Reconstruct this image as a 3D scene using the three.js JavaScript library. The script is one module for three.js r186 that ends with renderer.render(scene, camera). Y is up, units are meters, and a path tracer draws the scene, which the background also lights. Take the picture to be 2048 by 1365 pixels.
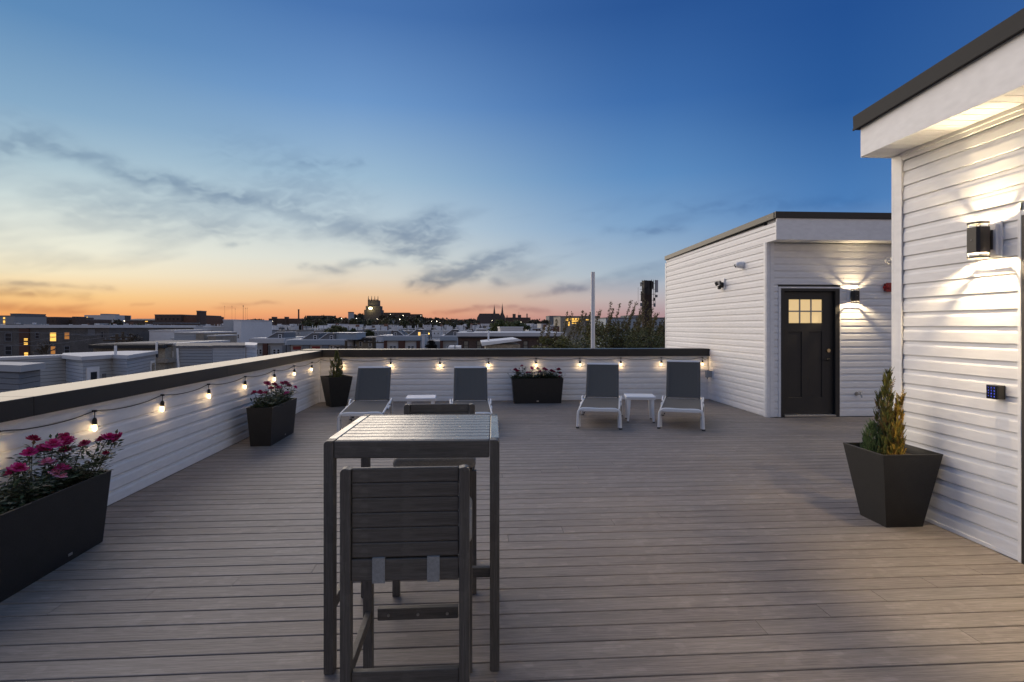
import * as THREE from 'three';
import { mergeGeometries } from 'three/addons/utils/BufferGeometryUtils.js';
import { RoundedBoxGeometry } from 'three/addons/geometries/RoundedBoxGeometry.js';

// ------------------------------------------------------------------ camera, sky, sun, exposure
const F = 1150, EYE = 1.5, HORIZON = 653, YAW = Math.atan(75 / F);
const scene = new THREE.Scene();
const camera = new THREE.PerspectiveCamera(2 * Math.atan(682.5 / F) * 180 / Math.PI, 2048 / 1365, 0.05, 12000);
camera.position.set(0, EYE, 0);
camera.rotation.y = -YAW;
camera.setViewOffset(2048, 1365, 0, 682.5 - HORIZON, 2048, 1365);
const renderer = new THREE.WebGLRenderer({ antialias: true });
renderer.toneMapping = THREE.LinearToneMapping;
renderer.toneMappingExposure = 1.45;
renderer.shadowMap.enabled = true;
const SKY_GAIN = 0.72;
const CS = Math.cos(YAW), SN = Math.sin(YAW);

// seeded random numbers and noise
function rng(seed) { let s = seed | 0; return () => { s = (s + 0x6d2b79f5) | 0; let t = Math.imul(s ^ (s >>> 15), 1 | s); t = (t + Math.imul(t ^ (t >>> 7), 61 | t)) ^ t; return ((t ^ (t >>> 14)) >>> 0) / 4294967296; }; }
const HT = (() => { const r = rng(77), a = new Float32Array(65536); for (let i = 0; i < a.length; i++) a[i] = r(); return a; })();
function vnoise(x, y, px = 256, py = 256) {
  const xi = Math.floor(x), yi = Math.floor(y), fx = x - xi, fy = y - yi, u = fx * fx * (3 - 2 * fx), v = fy * fy * (3 - 2 * fy);
  const h = (a, b) => HT[(((b % py) + py) % py & 255) * 256 + (((a % px) + px) % px & 255)];
  return (h(xi, yi) * (1 - u) + h(xi + 1, yi) * u) * (1 - v) + (h(xi, yi + 1) * (1 - u) + h(xi + 1, yi + 1) * u) * v;
}
function fbm(x, y, n = 4, px = 256, py = 256) { let s = 0, a = 0.5, t = 0; for (let i = 0; i < n; i++) { s += a * vnoise(x, y, px, py); t += a; x *= 2; y *= 2; px *= 2; py *= 2; a *= 0.5; } return s / t; }
const lin = (v) => { v /= 255; return v <= 0.04045 ? v / 12.92 : Math.pow((v + 0.055) / 1.055, 2.4); };
const smooth = (a, b, x) => { const t = Math.min(1, Math.max(0, (x - a) / (b - a))); return t * t * (3 - 2 * t); };

// sky: air colours matched in view, brightened overhead and behind to light deck and walls, by azimuth (from the camera's axis) and elevation, thin dusk clouds over them
const SKY_COLS = [
  [-130, [[0, 170, 118, 105], [3, 170, 150, 140], [6, 140, 155, 175], [15, 75, 118, 172], [30, 48, 94, 158], [60, 66, 108, 166], [90, 96, 128, 168]]],
  [-75, [[0, 218, 118, 86], [1.3, 240, 160, 98], [3, 244, 196, 136], [6, 232, 226, 205], [9.6, 200, 214, 216], [14, 150, 186, 212], [20.8, 100, 150, 204], [28, 66, 118, 184], [45, 50, 98, 166], [90, 96, 128, 168]]],
  [-41, [[0, 225, 124, 84], [1.0, 241, 168, 100], [2.4, 247, 203, 138], [4.2, 244, 229, 194], [6, 236, 233, 213], [8, 222, 227, 217], [10, 200, 214, 214], [12.5, 172, 195, 206], [16.6, 132, 167, 196], [23, 92, 136, 181], [35, 62, 108, 167], [60, 66, 106, 162], [90, 96, 128, 168]]],
  [-15.7, [[0, 212, 128, 104], [1.3, 233, 164, 118], [3, 231, 193, 152], [4.6, 225, 212, 192], [6.4, 214, 217, 210], [9.6, 190, 205, 212], [14.2, 155, 184, 206], [20.8, 108, 149, 197], [28, 72, 114, 172], [45, 52, 95, 157], [90, 96, 128, 168]]],
  [13.5, [[0, 162, 124, 136], [0.8, 174, 138, 142], [2.6, 182, 172, 175], [5, 164, 181, 196], [9.7, 124, 160, 197], [14.4, 92, 138, 188], [21, 61, 107, 168], [28.5, 42, 84, 146], [45, 42, 84, 146], [90, 96, 128, 168]]],
  [30, [[0, 144, 126, 146], [2.6, 154, 158, 178], [5, 132, 158, 192], [10.7, 75, 124, 181], [18.8, 43, 90, 153], [25.7, 35, 79, 143], [45, 42, 82, 142], [90, 96, 128, 168]]],
  [60, [[0, 140, 130, 148], [4, 160, 158, 174], [10, 108, 140, 180], [18, 66, 106, 162], [30, 56, 96, 154], [50, 66, 104, 157], [90, 96, 128, 168]]],
  [90, [[0, 140, 138, 150], [4, 190, 172, 172], [10, 200, 182, 180], [18, 165, 165, 180], [30, 120, 140, 172], [50, 100, 130, 170], [90, 96, 128, 168]]],  // out of view, like the next column: raised and warmed to light the walls
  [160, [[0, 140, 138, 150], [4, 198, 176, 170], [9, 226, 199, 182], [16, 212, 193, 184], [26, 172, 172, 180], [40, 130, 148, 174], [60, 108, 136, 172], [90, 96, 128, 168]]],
].map(([a, k]) => [a, k.map(([e, r, g, b]) => [e, lin(r), lin(g), lin(b)])]);
function column(k, el, out) {
  let i = 0; while (i < k.length - 2 && k[i + 1][0] <= el) i++;
  const t = Math.min(1, Math.max(0, (el - k[i][0]) / (k[i + 1][0] - k[i][0])));
  for (let c = 0; c < 3; c++) out[c] = k[i][c + 1] + (k[i + 1][c + 1] - k[i][c + 1]) * t;
}
const ca = [0, 0, 0], cb = [0, 0, 0];
function air(az, el, out) {
  const n = SKY_COLS.length; let i = n - 1;
  for (let j = 0; j < n - 1; j++) if (az >= SKY_COLS[j][0] && az < SKY_COLS[j + 1][0]) i = j;
  const j = (i + 1) % n, a0 = SKY_COLS[i][0]; let a1 = SKY_COLS[j][0], a = az;
  if (i === n - 1) { a1 += 360; if (a < a0) a += 360; }
  const t = (a - a0) / (a1 - a0), s = t * t * (3 - 2 * t) * 0.5 + t * 0.5;
  column(SKY_COLS[i][1], el, ca); column(SKY_COLS[j][1], el, cb);
  for (let c = 0; c < 3; c++) out[c] = ca[c] + (cb[c] - ca[c]) * s;
}
const toSky = (x, y) => [Math.atan((x - 1024) / F) * 180 / Math.PI, Math.atan((HORIZON - y) / Math.hypot(F, x - 1024)) * 180 / Math.PI];
// wisps: [x0, y0, x1, y1, half thickness in degrees, strength]
const WISPS = [
  [-60, 300, 90, 285, 0.8, 0.5], [120, 300, 210, 318, 0.5, 0.5], [200, 330, 290, 350, 0.5, 0.35], [260, 345, 380, 368, 0.55, 0.7], [300, 372, 480, 400, 0.7, 0.55], [430, 390, 585, 408, 0.55, 0.6], [560, 420, 700, 448, 0.8, 0.4],
  [640, 440, 780, 462, 0.7, 0.35], [600, 322, 720, 328, 0.35, 0.35], [440, 492, 490, 488, 0.18, 0.5], [690, 470, 830, 480, 0.8, 0.35],
  [815, 466, 880, 434, 0.6, 1.1], [770, 500, 870, 506, 0.5, 1.15], [845, 500, 885, 470, 0.8, 0.9], [790, 478, 870, 462, 0.9, 0.5], [610, 536, 680, 540, 0.28, 0.75], [690, 528, 775, 528, 0.3, 0.55],
  [832, 573, 880, 562, 0.5, 1.6], [850, 566, 920, 545, 0.62, 1.5], [862, 560, 960, 540, 0.36, 1.0], [900, 548, 1000, 520, 0.75, 0.9], [960, 525, 1045, 500, 0.6, 0.55], [860, 530, 920, 540, 0.6, 0.4],
  [985, 560, 1010, 572, 0.25, 0.5], [1060, 592, 1130, 584, 0.25, 0.4], [1110, 580, 1170, 576, 0.3, 0.75], [1128, 567, 1160, 575, 0.24, 0.8],
  [870, 622, 960, 620, 0.2, 0.7], [955, 612, 1040, 620, 0.2, 0.75], [1030, 618, 1090, 622, 0.24, 0.5], [1215, 462, 1360, 458, 0.3, 0.35], [1500, 412, 1720, 404, 0.7, 0.22], [1360, 410, 1480, 418, 0.5, 0.16],
  [30, 566, 215, 580, 0.2, 0.8], [-40, 570, 60, 568, 0.2, 0.5], [-60, 584, 50, 586, 0.3, 0.9], [40, 590, 170, 592, 0.24, 0.7], [-60, 612, 60, 618, 0.3, 0.8], [50, 620, 190, 624, 0.24, 0.7], [130, 616, 200, 608, 0.16, 0.4],
  [265, 612, 310, 607, 0.1, 0.4], [450, 608, 560, 606, 0.12, 0.45], [440, 618, 480, 617, 0.2, 0.4], [20, 245, 60, 262, 1.0, 0.16], [150, 405, 420, 440, 1.4, 0.24], [480, 300, 640, 350, 1.6, 0.18], [420, 455, 600, 470, 0.8, 0.2], [560, 375, 720, 400, 1.2, 0.2],
].map(([x0, y0, x1, y1, w, s]) => [...toSky(x0, y0), ...toSky(x1, y1), w, s]);
const skyTexture = (() => {
  const W = 4096, H = 2048, d = new Float32Array(W * H * 4), out = [0, 0, 0];
  for (let y = 0; y < H; y++) {
    const el = (y + 0.5) / H * 180 - 90;
    for (let x = 0; x < W; x++) {
      const phi = ((x + 0.5) / W - 0.5) * 2 * Math.PI, dx = Math.cos(phi), dz = Math.sin(phi);
      let az = Math.atan2(dx * CS + dz * SN, dx * SN - dz * CS) * 180 / Math.PI;
      const o = (y * W + x) * 4;
      if (el < -1) { d[o] = 0.07 * SKY_GAIN; d[o + 1] = 0.075 * SKY_GAIN; d[o + 2] = 0.09 * SKY_GAIN; d[o + 3] = 1; continue; }
      air(az, Math.max(0, el), out);
      let m = 0;
      if (el < 40 && el > -1 && az > -75 && az < 60) {
        const wx = (fbm(az * 0.35 + 40, el * 0.8 + 9, 4) - 0.5), wy = (fbm(az * 0.3 + 80, el * 0.7 + 33, 4) - 0.5);
        const qa = az + wx * 1.1, qe = el + wy * 0.7;
        for (const [a0, e0, a1, e1, w, s] of WISPS) {
          const vx = a1 - a0, vy = e1 - e0, L = vx * vx + vy * vy;
          let t = ((qa - a0) * vx + (qe - e0) * vy) / L; t = Math.min(1, Math.max(0, t));
          const ex = (qa - a0 - vx * t) * 0.55, ey = qe - e0 - vy * t, dd = (ex * ex + ey * ey) / (w * w * 1.25);
          if (dd < 12) m += s * Math.exp(-dd) * (0.45 + 0.55 * Math.sin(Math.PI * (0.15 + 0.7 * t)));
        }
        // fine fibres inside the wisps
        const q1 = fbm(az * 0.5 + 11, el * 0.9 + 4, 3) - 0.5, fib = fbm((az + el * 0.7) * 0.75 + 3 + q1 * 2, (el - az * 0.14 + q1 * 1.2) * 2.3 + 17, 4);
        m *= 0.34 + 1.35 * smooth(0.2, 0.8, fib);
        const veil = smooth(0.5, 0.8, fbm((az + 90) * 0.11, (el - az * 0.18) * 0.42 + 5, 4)) * smooth(15, 9, el) * smooth(2.5, 5, el) * smooth(30, 10, az);
        m += 0.42 * veil * (0.5 + fib);
      }
      m = 1 - Math.exp(-Math.max(0, m) * 0.95);
      const low = smooth(4.5, 1.2, el), tint = [0.40 + 0.22 * low, 0.46 + 0.04 * low, 0.58 - 0.02 * low];
      for (let c = 0; c < 3; c++) d[o + c] = out[c] * (1 - m * (1 - tint[c])) * SKY_GAIN;
      d[o + 3] = 1;
    }
  }
  const t = new THREE.DataTexture(d, W, H, THREE.RGBAFormat, THREE.FloatType);
  t.mapping = THREE.EquirectangularReflectionMapping; t.magFilter = THREE.LinearFilter; t.needsUpdate = true;
  return t;
})();
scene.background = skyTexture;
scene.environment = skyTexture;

// the afterglow where the sun went down, ahead to the left: warm, weak and wide
const SUN_AZ = (-44 * Math.PI) / 180, SUN_EL = (20 * Math.PI) / 180;
const sunDir = new THREE.Vector3(Math.cos(SUN_EL) * (Math.sin(SUN_AZ) * CS + Math.cos(SUN_AZ) * SN), Math.sin(SUN_EL), Math.cos(SUN_EL) * (Math.sin(SUN_AZ) * SN - Math.cos(SUN_AZ) * CS));
const sun = new THREE.DirectionalLight(new THREE.Color().setRGB(1, 0.82, 0.62), 1.9);
sun.position.copy(sunDir).multiplyScalar(80); sun.castShadow = true; sun.shadow.radius = 130;
Object.assign(sun.shadow.camera, { left: -40, right: 40, top: 30, bottom: -30, near: 1, far: 220 });
sun.shadow.mapSize.set(2048, 2048);
scene.add(sun, sun.target);

// ------------------------------------------------------------------ helpers
const used = new Map();
function numbered(n) { const k = used.get(n) || 0; used.set(n, k + 1); return k ? `${n}_${String(k).padStart(3, '0')}` : n; }
function shade(o) { o.traverse((c) => { if (c.isMesh) { c.castShadow = true; c.receiveShadow = true; } }); return o; }
function mesh(name, geo, mat, parent, x = 0, y = 0, z = 0) { const m = new THREE.Mesh(geo, mat); m.name = name; m.position.set(x, y, z); m.castShadow = m.receiveShadow = true; parent.add(m); return m; }
function thing(name, label, category, [x, y, z] = [0, 0, 0], turn = 0, group) { const o = new THREE.Group(); o.name = numbered(name); o.position.set(x, y, z); o.rotation.y = turn; o.userData = { label, category }; if (group) o.userData.group = group; scene.add(o); return o; }
function structure(name, geo, mat, x = 0, y = 0, z = 0) { const m = mesh(name, geo, mat, scene, x, y, z); m.userData.kind = 'structure'; return m; }
function dup(root, [x, y, z], turn, label) { const r = root.clone(); r.userData = { ...root.userData }; r.name = numbered(root.name.replace(/_\d{3}$/, '')); r.position.set(x, y, z); r.rotation.y = turn; r.userData.label = label; scene.add(r); return r; }
const rgb = (r, g, b) => new THREE.Color().setRGB(r, g, b);
const mat = (r, g, b, roughness = 0.8, more = {}) => new THREE.MeshStandardMaterial({ color: rgb(r, g, b), roughness, ...more });
function boxUV(g) { // metres, by the face's main axis
  const p = g.attributes.position, n = g.attributes.normal, uv = new Float32Array(p.count * 2);
  for (let i = 0; i < p.count; i++) {
    const ax = Math.abs(n.getX(i)), ay = Math.abs(n.getY(i)), az = Math.abs(n.getZ(i));
    if (ay >= ax && ay >= az) { uv[2 * i] = p.getX(i); uv[2 * i + 1] = p.getZ(i); } else if (ax >= az) { uv[2 * i] = p.getZ(i); uv[2 * i + 1] = p.getY(i); } else { uv[2 * i] = p.getX(i); uv[2 * i + 1] = p.getY(i); }
  }
  g.setAttribute('uv', new THREE.BufferAttribute(uv, 2)); return g;
}
const upright = (g) => { const u = g.attributes.uv; for (let i = 0; i < u.count; i++) u.setXY(i, u.getY(i), u.getX(i)); return g; };
const box = (w, h, d) => boxUV(new THREE.BoxGeometry(w, h, d));
const rbox = (w, h, d, r = 0.004, s = 2) => boxUV(new RoundedBoxGeometry(w, h, d, s, Math.min(r, w / 2.1, h / 2.1, d / 2.1)));
const at = (g, x, y, z, rx = 0, ry = 0, rz = 0) => { if (rx) g.rotateX(rx); if (ry) g.rotateY(ry); if (rz) g.rotateZ(rz); return g.translate(x, y, z); };
function join(list) { return mergeGeometries(list.map((g) => { const a = g.index ? g.toNonIndexed() : g; for (const k of Object.keys(a.attributes)) if (!['position', 'normal', 'uv', 'color'].includes(k)) a.deleteAttribute(k); return a; }), false); }
function tube(points, r, seg = 24, rad = 8, closed = false) { return new THREE.TubeGeometry(new THREE.CatmullRomCurve3(points.map((p) => new THREE.Vector3(...p)), closed, 'centripetal'), seg, r, rad, closed); }
function texture(w, h, fn, srgb = false) {
  const d = new Uint8Array(w * h * 4);
  for (let y = 0; y < h; y++) for (let x = 0; x < w; x++) { const v = fn(x / w, y / h), o = (y * w + x) * 4; if (typeof v === 'number') { d[o] = d[o + 1] = d[o + 2] = Math.max(0, Math.min(255, v * 255)); } else for (let c = 0; c < 3; c++) d[o + c] = Math.max(0, Math.min(255, v[c] * 255)); d[o + 3] = 255; }
  const t = new THREE.DataTexture(d, w, h); t.wrapS = t.wrapT = THREE.RepeatWrapping; t.magFilter = THREE.LinearFilter; if (srgb) t.colorSpace = THREE.SRGBColorSpace; t.needsUpdate = true; return t;
}
function rep(t, u, v) { const c = t.clone(); c.repeat.set(u, v); c.needsUpdate = true; return c; }
// a photograph's pixel to a ray, and to points of the place
const ray = (x, y) => { const a = (x - 1024) / F, b = (HORIZON - y) / F; return [a * CS + SN, b, a * SN - CS]; };
const onZ = (x, y, z) => { const r = ray(x, y), t = z / r[2]; return [r[0] * t, EYE + r[1] * t, z]; };

// ------------------------------------------------------------------ procedural textures
const T_grain = texture(1024, 256, (u, v) => { const s = fbm(u * 6, v * 48, 3, 6, 48), w = fbm(u * 24, v * 120, 3, 24, 120), big = fbm(u * 4, v * 3, 3, 4, 3); const k = 0.80 + 0.17 * (s - 0.5) * 2 * 0.6 + 0.22 * (w - 0.5) + 0.16 * (big - 0.5) + 0.055 * smooth(0.6, 0.72, fbm(u * 18 + 5, v * 5 + 2, 4, 18, 5)); return [k, k * (0.994 + 0.012 * big), k * (0.985 + 0.03 * s)]; }, true);
const T_grainBump = texture(1024, 256, (u, v) => 0.5 + 0.6 * (fbm(u * 10, v * 64, 3, 10, 64) - 0.5) + 0.4 * (fbm(u * 40, v * 128, 2, 40, 128) - 0.5));
const T_wear = texture(512, 512, (u, v) => { const a = fbm(u * 6, v * 6, 4, 6, 6), b = fbm(u * 40, v * 40, 3, 40, 40); return 0.55 + 0.5 * (a - 0.5) + 0.3 * (b - 0.5); });
const T_speckle = texture(256, 256, (u, v) => { const b = fbm(u * 64, v * 64, 3, 64, 64), c = fbm(u * 5, v * 5, 3, 5, 5); const k = 0.86 + 0.35 * (b - 0.5) + 0.2 * (c - 0.5); return [k, k, k]; }, true);
const T_fine = texture(256, 256, (u, v) => 0.5 + (fbm(u * 48, v * 48, 3, 48, 48) - 0.5));
const T_weave = texture(128, 128, (u, v) => { const a = Math.sin(u * Math.PI * 64), b = Math.sin(v * Math.PI * 64), k = 0.78 + 0.16 * Math.abs(a) * Math.abs(b) + 0.12 * (fbm(u * 16, v * 16, 2, 16, 16) - 0.5); return [k, k, k]; }, true);
const T_vinyl = texture(1024, 256, (u, v) => 0.5 + 0.55 * (fbm(u * 12, v * 60, 3, 12, 60) - 0.5) + 0.25 * (fbm(u * 60, v * 128, 2, 60, 128) - 0.5));
const T_vinylTone = texture(512, 512, (u, v) => { const k = 0.965 + 0.03 * (fbm(u * 5, v * 9, 4, 5, 9) - 0.5) + 0.05 * (fbm(u * 30, v * 60, 2, 30, 60) - 0.5); return [k, k, k * 0.998]; }, true);

// deck boards: four tones of the same grey-brown composite
const deckMats = [[0.318, 0.274, 0.242], [0.290, 0.249, 0.22], [0.338, 0.292, 0.258], [0.304, 0.266, 0.237]].map(([r, g, b]) => new THREE.MeshStandardMaterial({ color: rgb(r * 1.12, g * 1.12, b * 1.12), map: rep(T_grain, 0.7, 3.5), bumpMap: rep(T_grainBump, 0.9, 3.5), bumpScale: 0.0016, roughness: 0.6 }));
const M = {
  vinyl: new THREE.MeshStandardMaterial({ color: rgb(0.86, 0.86, 0.865), map: rep(T_vinylTone, 0.4, 0.8), bumpMap: rep(T_vinyl, 0.5, 2), bumpScale: 0.0003, roughness: 0.5 }),
  trim: new THREE.MeshStandardMaterial({ color: rgb(0.9, 0.9, 0.9), map: rep(T_vinylTone, 0.5, 0.5), roughness: 0.45 }),
  core: mat(0.5, 0.5, 0.5, 0.9),
  coping: new THREE.MeshStandardMaterial({ color: rgb(0.026, 0.026, 0.027), map: rep(T_vinylTone, 0.6, 0.6), metalness: 0.25, roughness: 0.42, bumpMap: rep(T_fine, 2, 2), bumpScale: 0.0001 }),
  capDark: new THREE.MeshStandardMaterial({ color: rgb(0.03, 0.031, 0.032), map: rep(T_vinylTone, 0.6, 0.6), roughness: 0.8 }),
  black: new THREE.MeshStandardMaterial({ color: rgb(0.017, 0.0165, 0.016), map: rep(T_speckle, 3, 3), roughness: 0.5, bumpMap: rep(T_fine, 4, 4), bumpScale: 0.0003 }),
  door: new THREE.MeshStandardMaterial({ color: rgb(0.022, 0.021, 0.02), roughness: 0.48, bumpMap: rep(T_vinyl, 1, 1), bumpScale: 0.0005 }),
  soil: mat(0.035, 0.024, 0.016, 1),
  wood: new THREE.MeshStandardMaterial({ color: rgb(0.142, 0.13, 0.115), map: rep(T_grain, 1.2, 5), bumpMap: rep(T_grainBump, 1.2, 5), bumpScale: 0.0008, roughness: 0.52 }),
  woodTop: new THREE.MeshStandardMaterial({ color: rgb(0.30, 0.29, 0.275), map: rep(T_grain, 1.4, 4), bumpMap: rep(T_grainBump, 1.4, 4), bumpScale: 0.0008, roughness: 0.42, roughnessMap: rep(T_wear, 2, 4) }),
  cushion: new THREE.MeshStandardMaterial({ color: rgb(0.42, 0.40, 0.37), map: rep(T_weave, 10, 10), roughness: 0.95 }),
  strap: new THREE.MeshStandardMaterial({ color: rgb(0.42, 0.43, 0.43), map: rep(T_weave, 10, 10), roughness: 0.95 }),
  sling: new THREE.MeshStandardMaterial({ color: rgb(0.15, 0.145, 0.138), map: rep(T_weave, 12, 12), roughness: 0.85 }),
  slingDark: new THREE.MeshStandardMaterial({ color: rgb(0.14, 0.134, 0.122), map: rep(T_weave, 12, 12), roughness: 0.85 }),
  whitePaint: mat(0.78, 0.78, 0.78, 0.42),
  whitePlastic: mat(0.76, 0.77, 0.79, 0.5),
  rubber: mat(0.05, 0.05, 0.05, 0.8),
  steel: mat(0.45, 0.44, 0.42, 0.35, { metalness: 1 }),
  brass: mat(0.75, 0.58, 0.32, 0.3, { metalness: 1 }),
  lampBody: mat(0.018, 0.017, 0.016, 0.5),
  red: mat(0.36, 0.02, 0.02, 0.4), redDark: mat(0.2, 0.012, 0.012, 0.4),
  grey: mat(0.32, 0.33, 0.34, 0.5), cable: mat(0.012, 0.012, 0.012, 0.6),
  glass: new THREE.MeshPhysicalMaterial({ color: rgb(1, 1, 1), transmission: 1, thickness: 0, roughness: 0.03, ior: 1.5 }),
  lens: mat(0.01, 0.01, 0.012, 0.08),
  bulb: new THREE.MeshStandardMaterial({ color: rgb(1, 0.85, 0.6), emissive: rgb(1, 0.7, 0.36), emissiveIntensity: 4, roughness: 0.2 }),
  diffuser: new THREE.MeshStandardMaterial({ color: rgb(1, 0.95, 0.85), emissive: rgb(1, 0.76, 0.45), emissiveIntensity: 2.2, roughness: 0.4 }),
  litPane: new THREE.MeshStandardMaterial({ color: rgb(0.5, 0.45, 0.35), emissive: rgb(0.62, 0.42, 0.17), emissiveIntensity: 0.72, roughness: 0.12 }),
};

// ------------------------------------------------------------------ the deck and the building under it
const BACK_Z = -11.56, LEFT_X = -3.06, PH_X = 4.82, PH_Z = -9.21, NB_X = 3.483, NB_Z = -4.535;
structure('ground', new THREE.PlaneGeometry(16000, 16000).rotateX(-Math.PI / 2), mat(0.06, 0.058, 0.055, 1), 0, -10.5, 0);
{
  const deck = new THREE.Group(); deck.name = 'roof_deck'; deck.userData = { kind: 'structure', label: 'grey-brown composite deck boards laid across the roof terrace' }; scene.add(deck);
  const P = 0.1425, BW = 0.1342, L = 4.88, r = rng(5), geos = new Map();
  const boardGeo = (len) => {
    const key = len.toFixed(3);
    if (!geos.has(key)) {
      const b = 0.004, h = 0.025, w = BW / 2, s = new THREE.Shape([new THREE.Vector2(-w, -h), new THREE.Vector2(w, -h), new THREE.Vector2(w, -b), new THREE.Vector2(w - b * 0.3, -b * 0.3), new THREE.Vector2(w - b, 0), new THREE.Vector2(-w + b, 0), new THREE.Vector2(-w + b * 0.3, -b * 0.3), new THREE.Vector2(-w, -b)]);
      const g = new THREE.ExtrudeGeometry(s, { depth: len, bevelEnabled: false, curveSegments: 1 }); g.rotateY(Math.PI / 2);
      geos.set(key, boxUV(g));
    }
    return geos.get(key);
  };
  for (let k = -14; k * P < -BACK_Z - 0.02; k++) {
    const z = -(k + 0.5) * P, x0 = LEFT_X, x1 = z < PH_Z + 0.03 ? PH_X : z < NB_Z ? 8.2 : NB_X + 0.02;
    let j = k >= 19 ? 0.526 + 0.41 * (k - 28.7) : 2.11 - 0.41 * (k - 18.7);
    j = ((j % L) + L) % L - 2 * L;
    const cuts = [x0]; for (let c = j; c < x1; c += L) if (c > x0 + 0.25 && c < x1 - 0.25) cuts.push(c); cuts.push(x1);
    for (let i = 0; i + 1 < cuts.length; i++) {
      const len = cuts[i + 1] - cuts[i] - 0.0025, m = mesh('deck_board', boardGeo(len), deckMats[(r() * 4) | 0], deck, cuts[i], (r() - 0.5) * 0.0014, z);
      m.name = numbered('deck_board');
      // each board shows its own stretch of grain
      const g = m.geometry.clone(), uv = g.attributes.uv.clone(), ou = r() * 7, ov = r() * 3; for (let q = 0; q < uv.count; q++) uv.setXY(q, uv.getX(q) + ou, uv.getY(q) + ov); g.setAttribute('uv', uv); m.geometry = g;
    }
  }
  const mem = mat(0.03, 0.03, 0.03, 0.9);
  structure('roof_membrane', join([at(box(11.6, 0.1, 14.2), 2.5, -0.11, -5.0)]), mem);
  structure('building_base', box(12.4, 10.2, 16.8), mat(0.4, 0.39, 0.38, 0.9), 2.7, -5.3, -6.1);
}

// ------------------------------------------------------------------ lap siding: every course is a part
const PITCH = 0.1138;
function courseGeo(w, h = PITCH) { // x along the wall, z out of it
  const k = h / PITCH, pts = [[0, 0.0005], [0, 0.0145], [0.0025, 0.0158], [0.068, 0.0142], [0.078, 0.0118], [0.085, 0.009], [0.1045, 0.008], [0.105, 0.0005], [0.1138, 0.0005]].map(([y, z]) => [y * k, z]);
  const pos = [], nor = [], uv = [], idx = []; let run = 0;
  for (let i = 0; i + 1 < pts.length; i++) {
    const [y0, z0] = pts[i], [y1, z1] = pts[i + 1], l = Math.hypot(y1 - y0, z1 - z0), ny = -(z1 - z0) / l, nz = (y1 - y0) / l, b = pos.length / 3;
    for (const [x, y, z, s] of [[0, y0, z0, run], [w, y0, z0, run], [w, y1, z1, run + l], [0, y1, z1, run + l]]) { pos.push(x, y, z); nor.push(0, ny, nz); uv.push(x, s); }
    idx.push(b, b + 1, b + 2, b, b + 2, b + 3); run += l;
  }
  for (const x of [0, w]) { const b = pos.length / 3; for (const [y, z] of [...pts, [h, 0]]) { pos.push(x, y, z); nor.push(x ? 1 : -1, 0, 0); uv.push(z, y); } for (let i = 1; i < pts.length; i++) x ? idx.push(b, b + i, b + i + 1) : idx.push(b, b + i + 1, b + i); }
  const g = new THREE.BufferGeometry(); g.setAttribute('position', new THREE.Float32BufferAttribute(pos, 3)); g.setAttribute('normal', new THREE.Float32BufferAttribute(nor, 3)); g.setAttribute('uv', new THREE.Float32BufferAttribute(uv, 2)); g.setIndex(idx); return g;
}
const rs = rng(91);
// courses of one wall face under `parent`, in a frame turned by `turn` at (x, y, z); holes are [x0, x1, y0, y1]
function siding(parent, [x, y, z], turn, w, h, holes = [], topAt = null) {
  const c = Math.cos(turn), s = Math.sin(turn);
  for (let y0 = 0; y0 < h - 0.012; y0 += PITCH) {
    const hh = Math.min(PITCH, h - y0); let spans = [[0, w]];
    for (const [a, b, c0, c1] of holes) if (y0 + hh > c0 + 0.01 && y0 < c1 - 0.01) spans = spans.flatMap(([p, q]) => [[p, Math.min(q, a)], [Math.max(p, b), q]].filter(([u, v]) => v - u > 0.02));
    for (const [p, q] of spans) {
      const pp = topAt ? topAt(y0 + hh / 2, p, q) : [p, q]; if (!pp) continue;
      const g = courseGeo(pp[1] - pp[0], hh), off = rs() * 5, uv = g.attributes.uv; for (let i = 0; i < uv.count; i++) uv.setXY(i, uv.getX(i) + off, uv.getY(i) + off * 0.37);
      const m = mesh('siding_course', g, M.vinyl, parent, x + c * pp[0], y + y0, z - s * pp[0]); m.rotation.y = turn;
    }
  }
}

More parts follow.
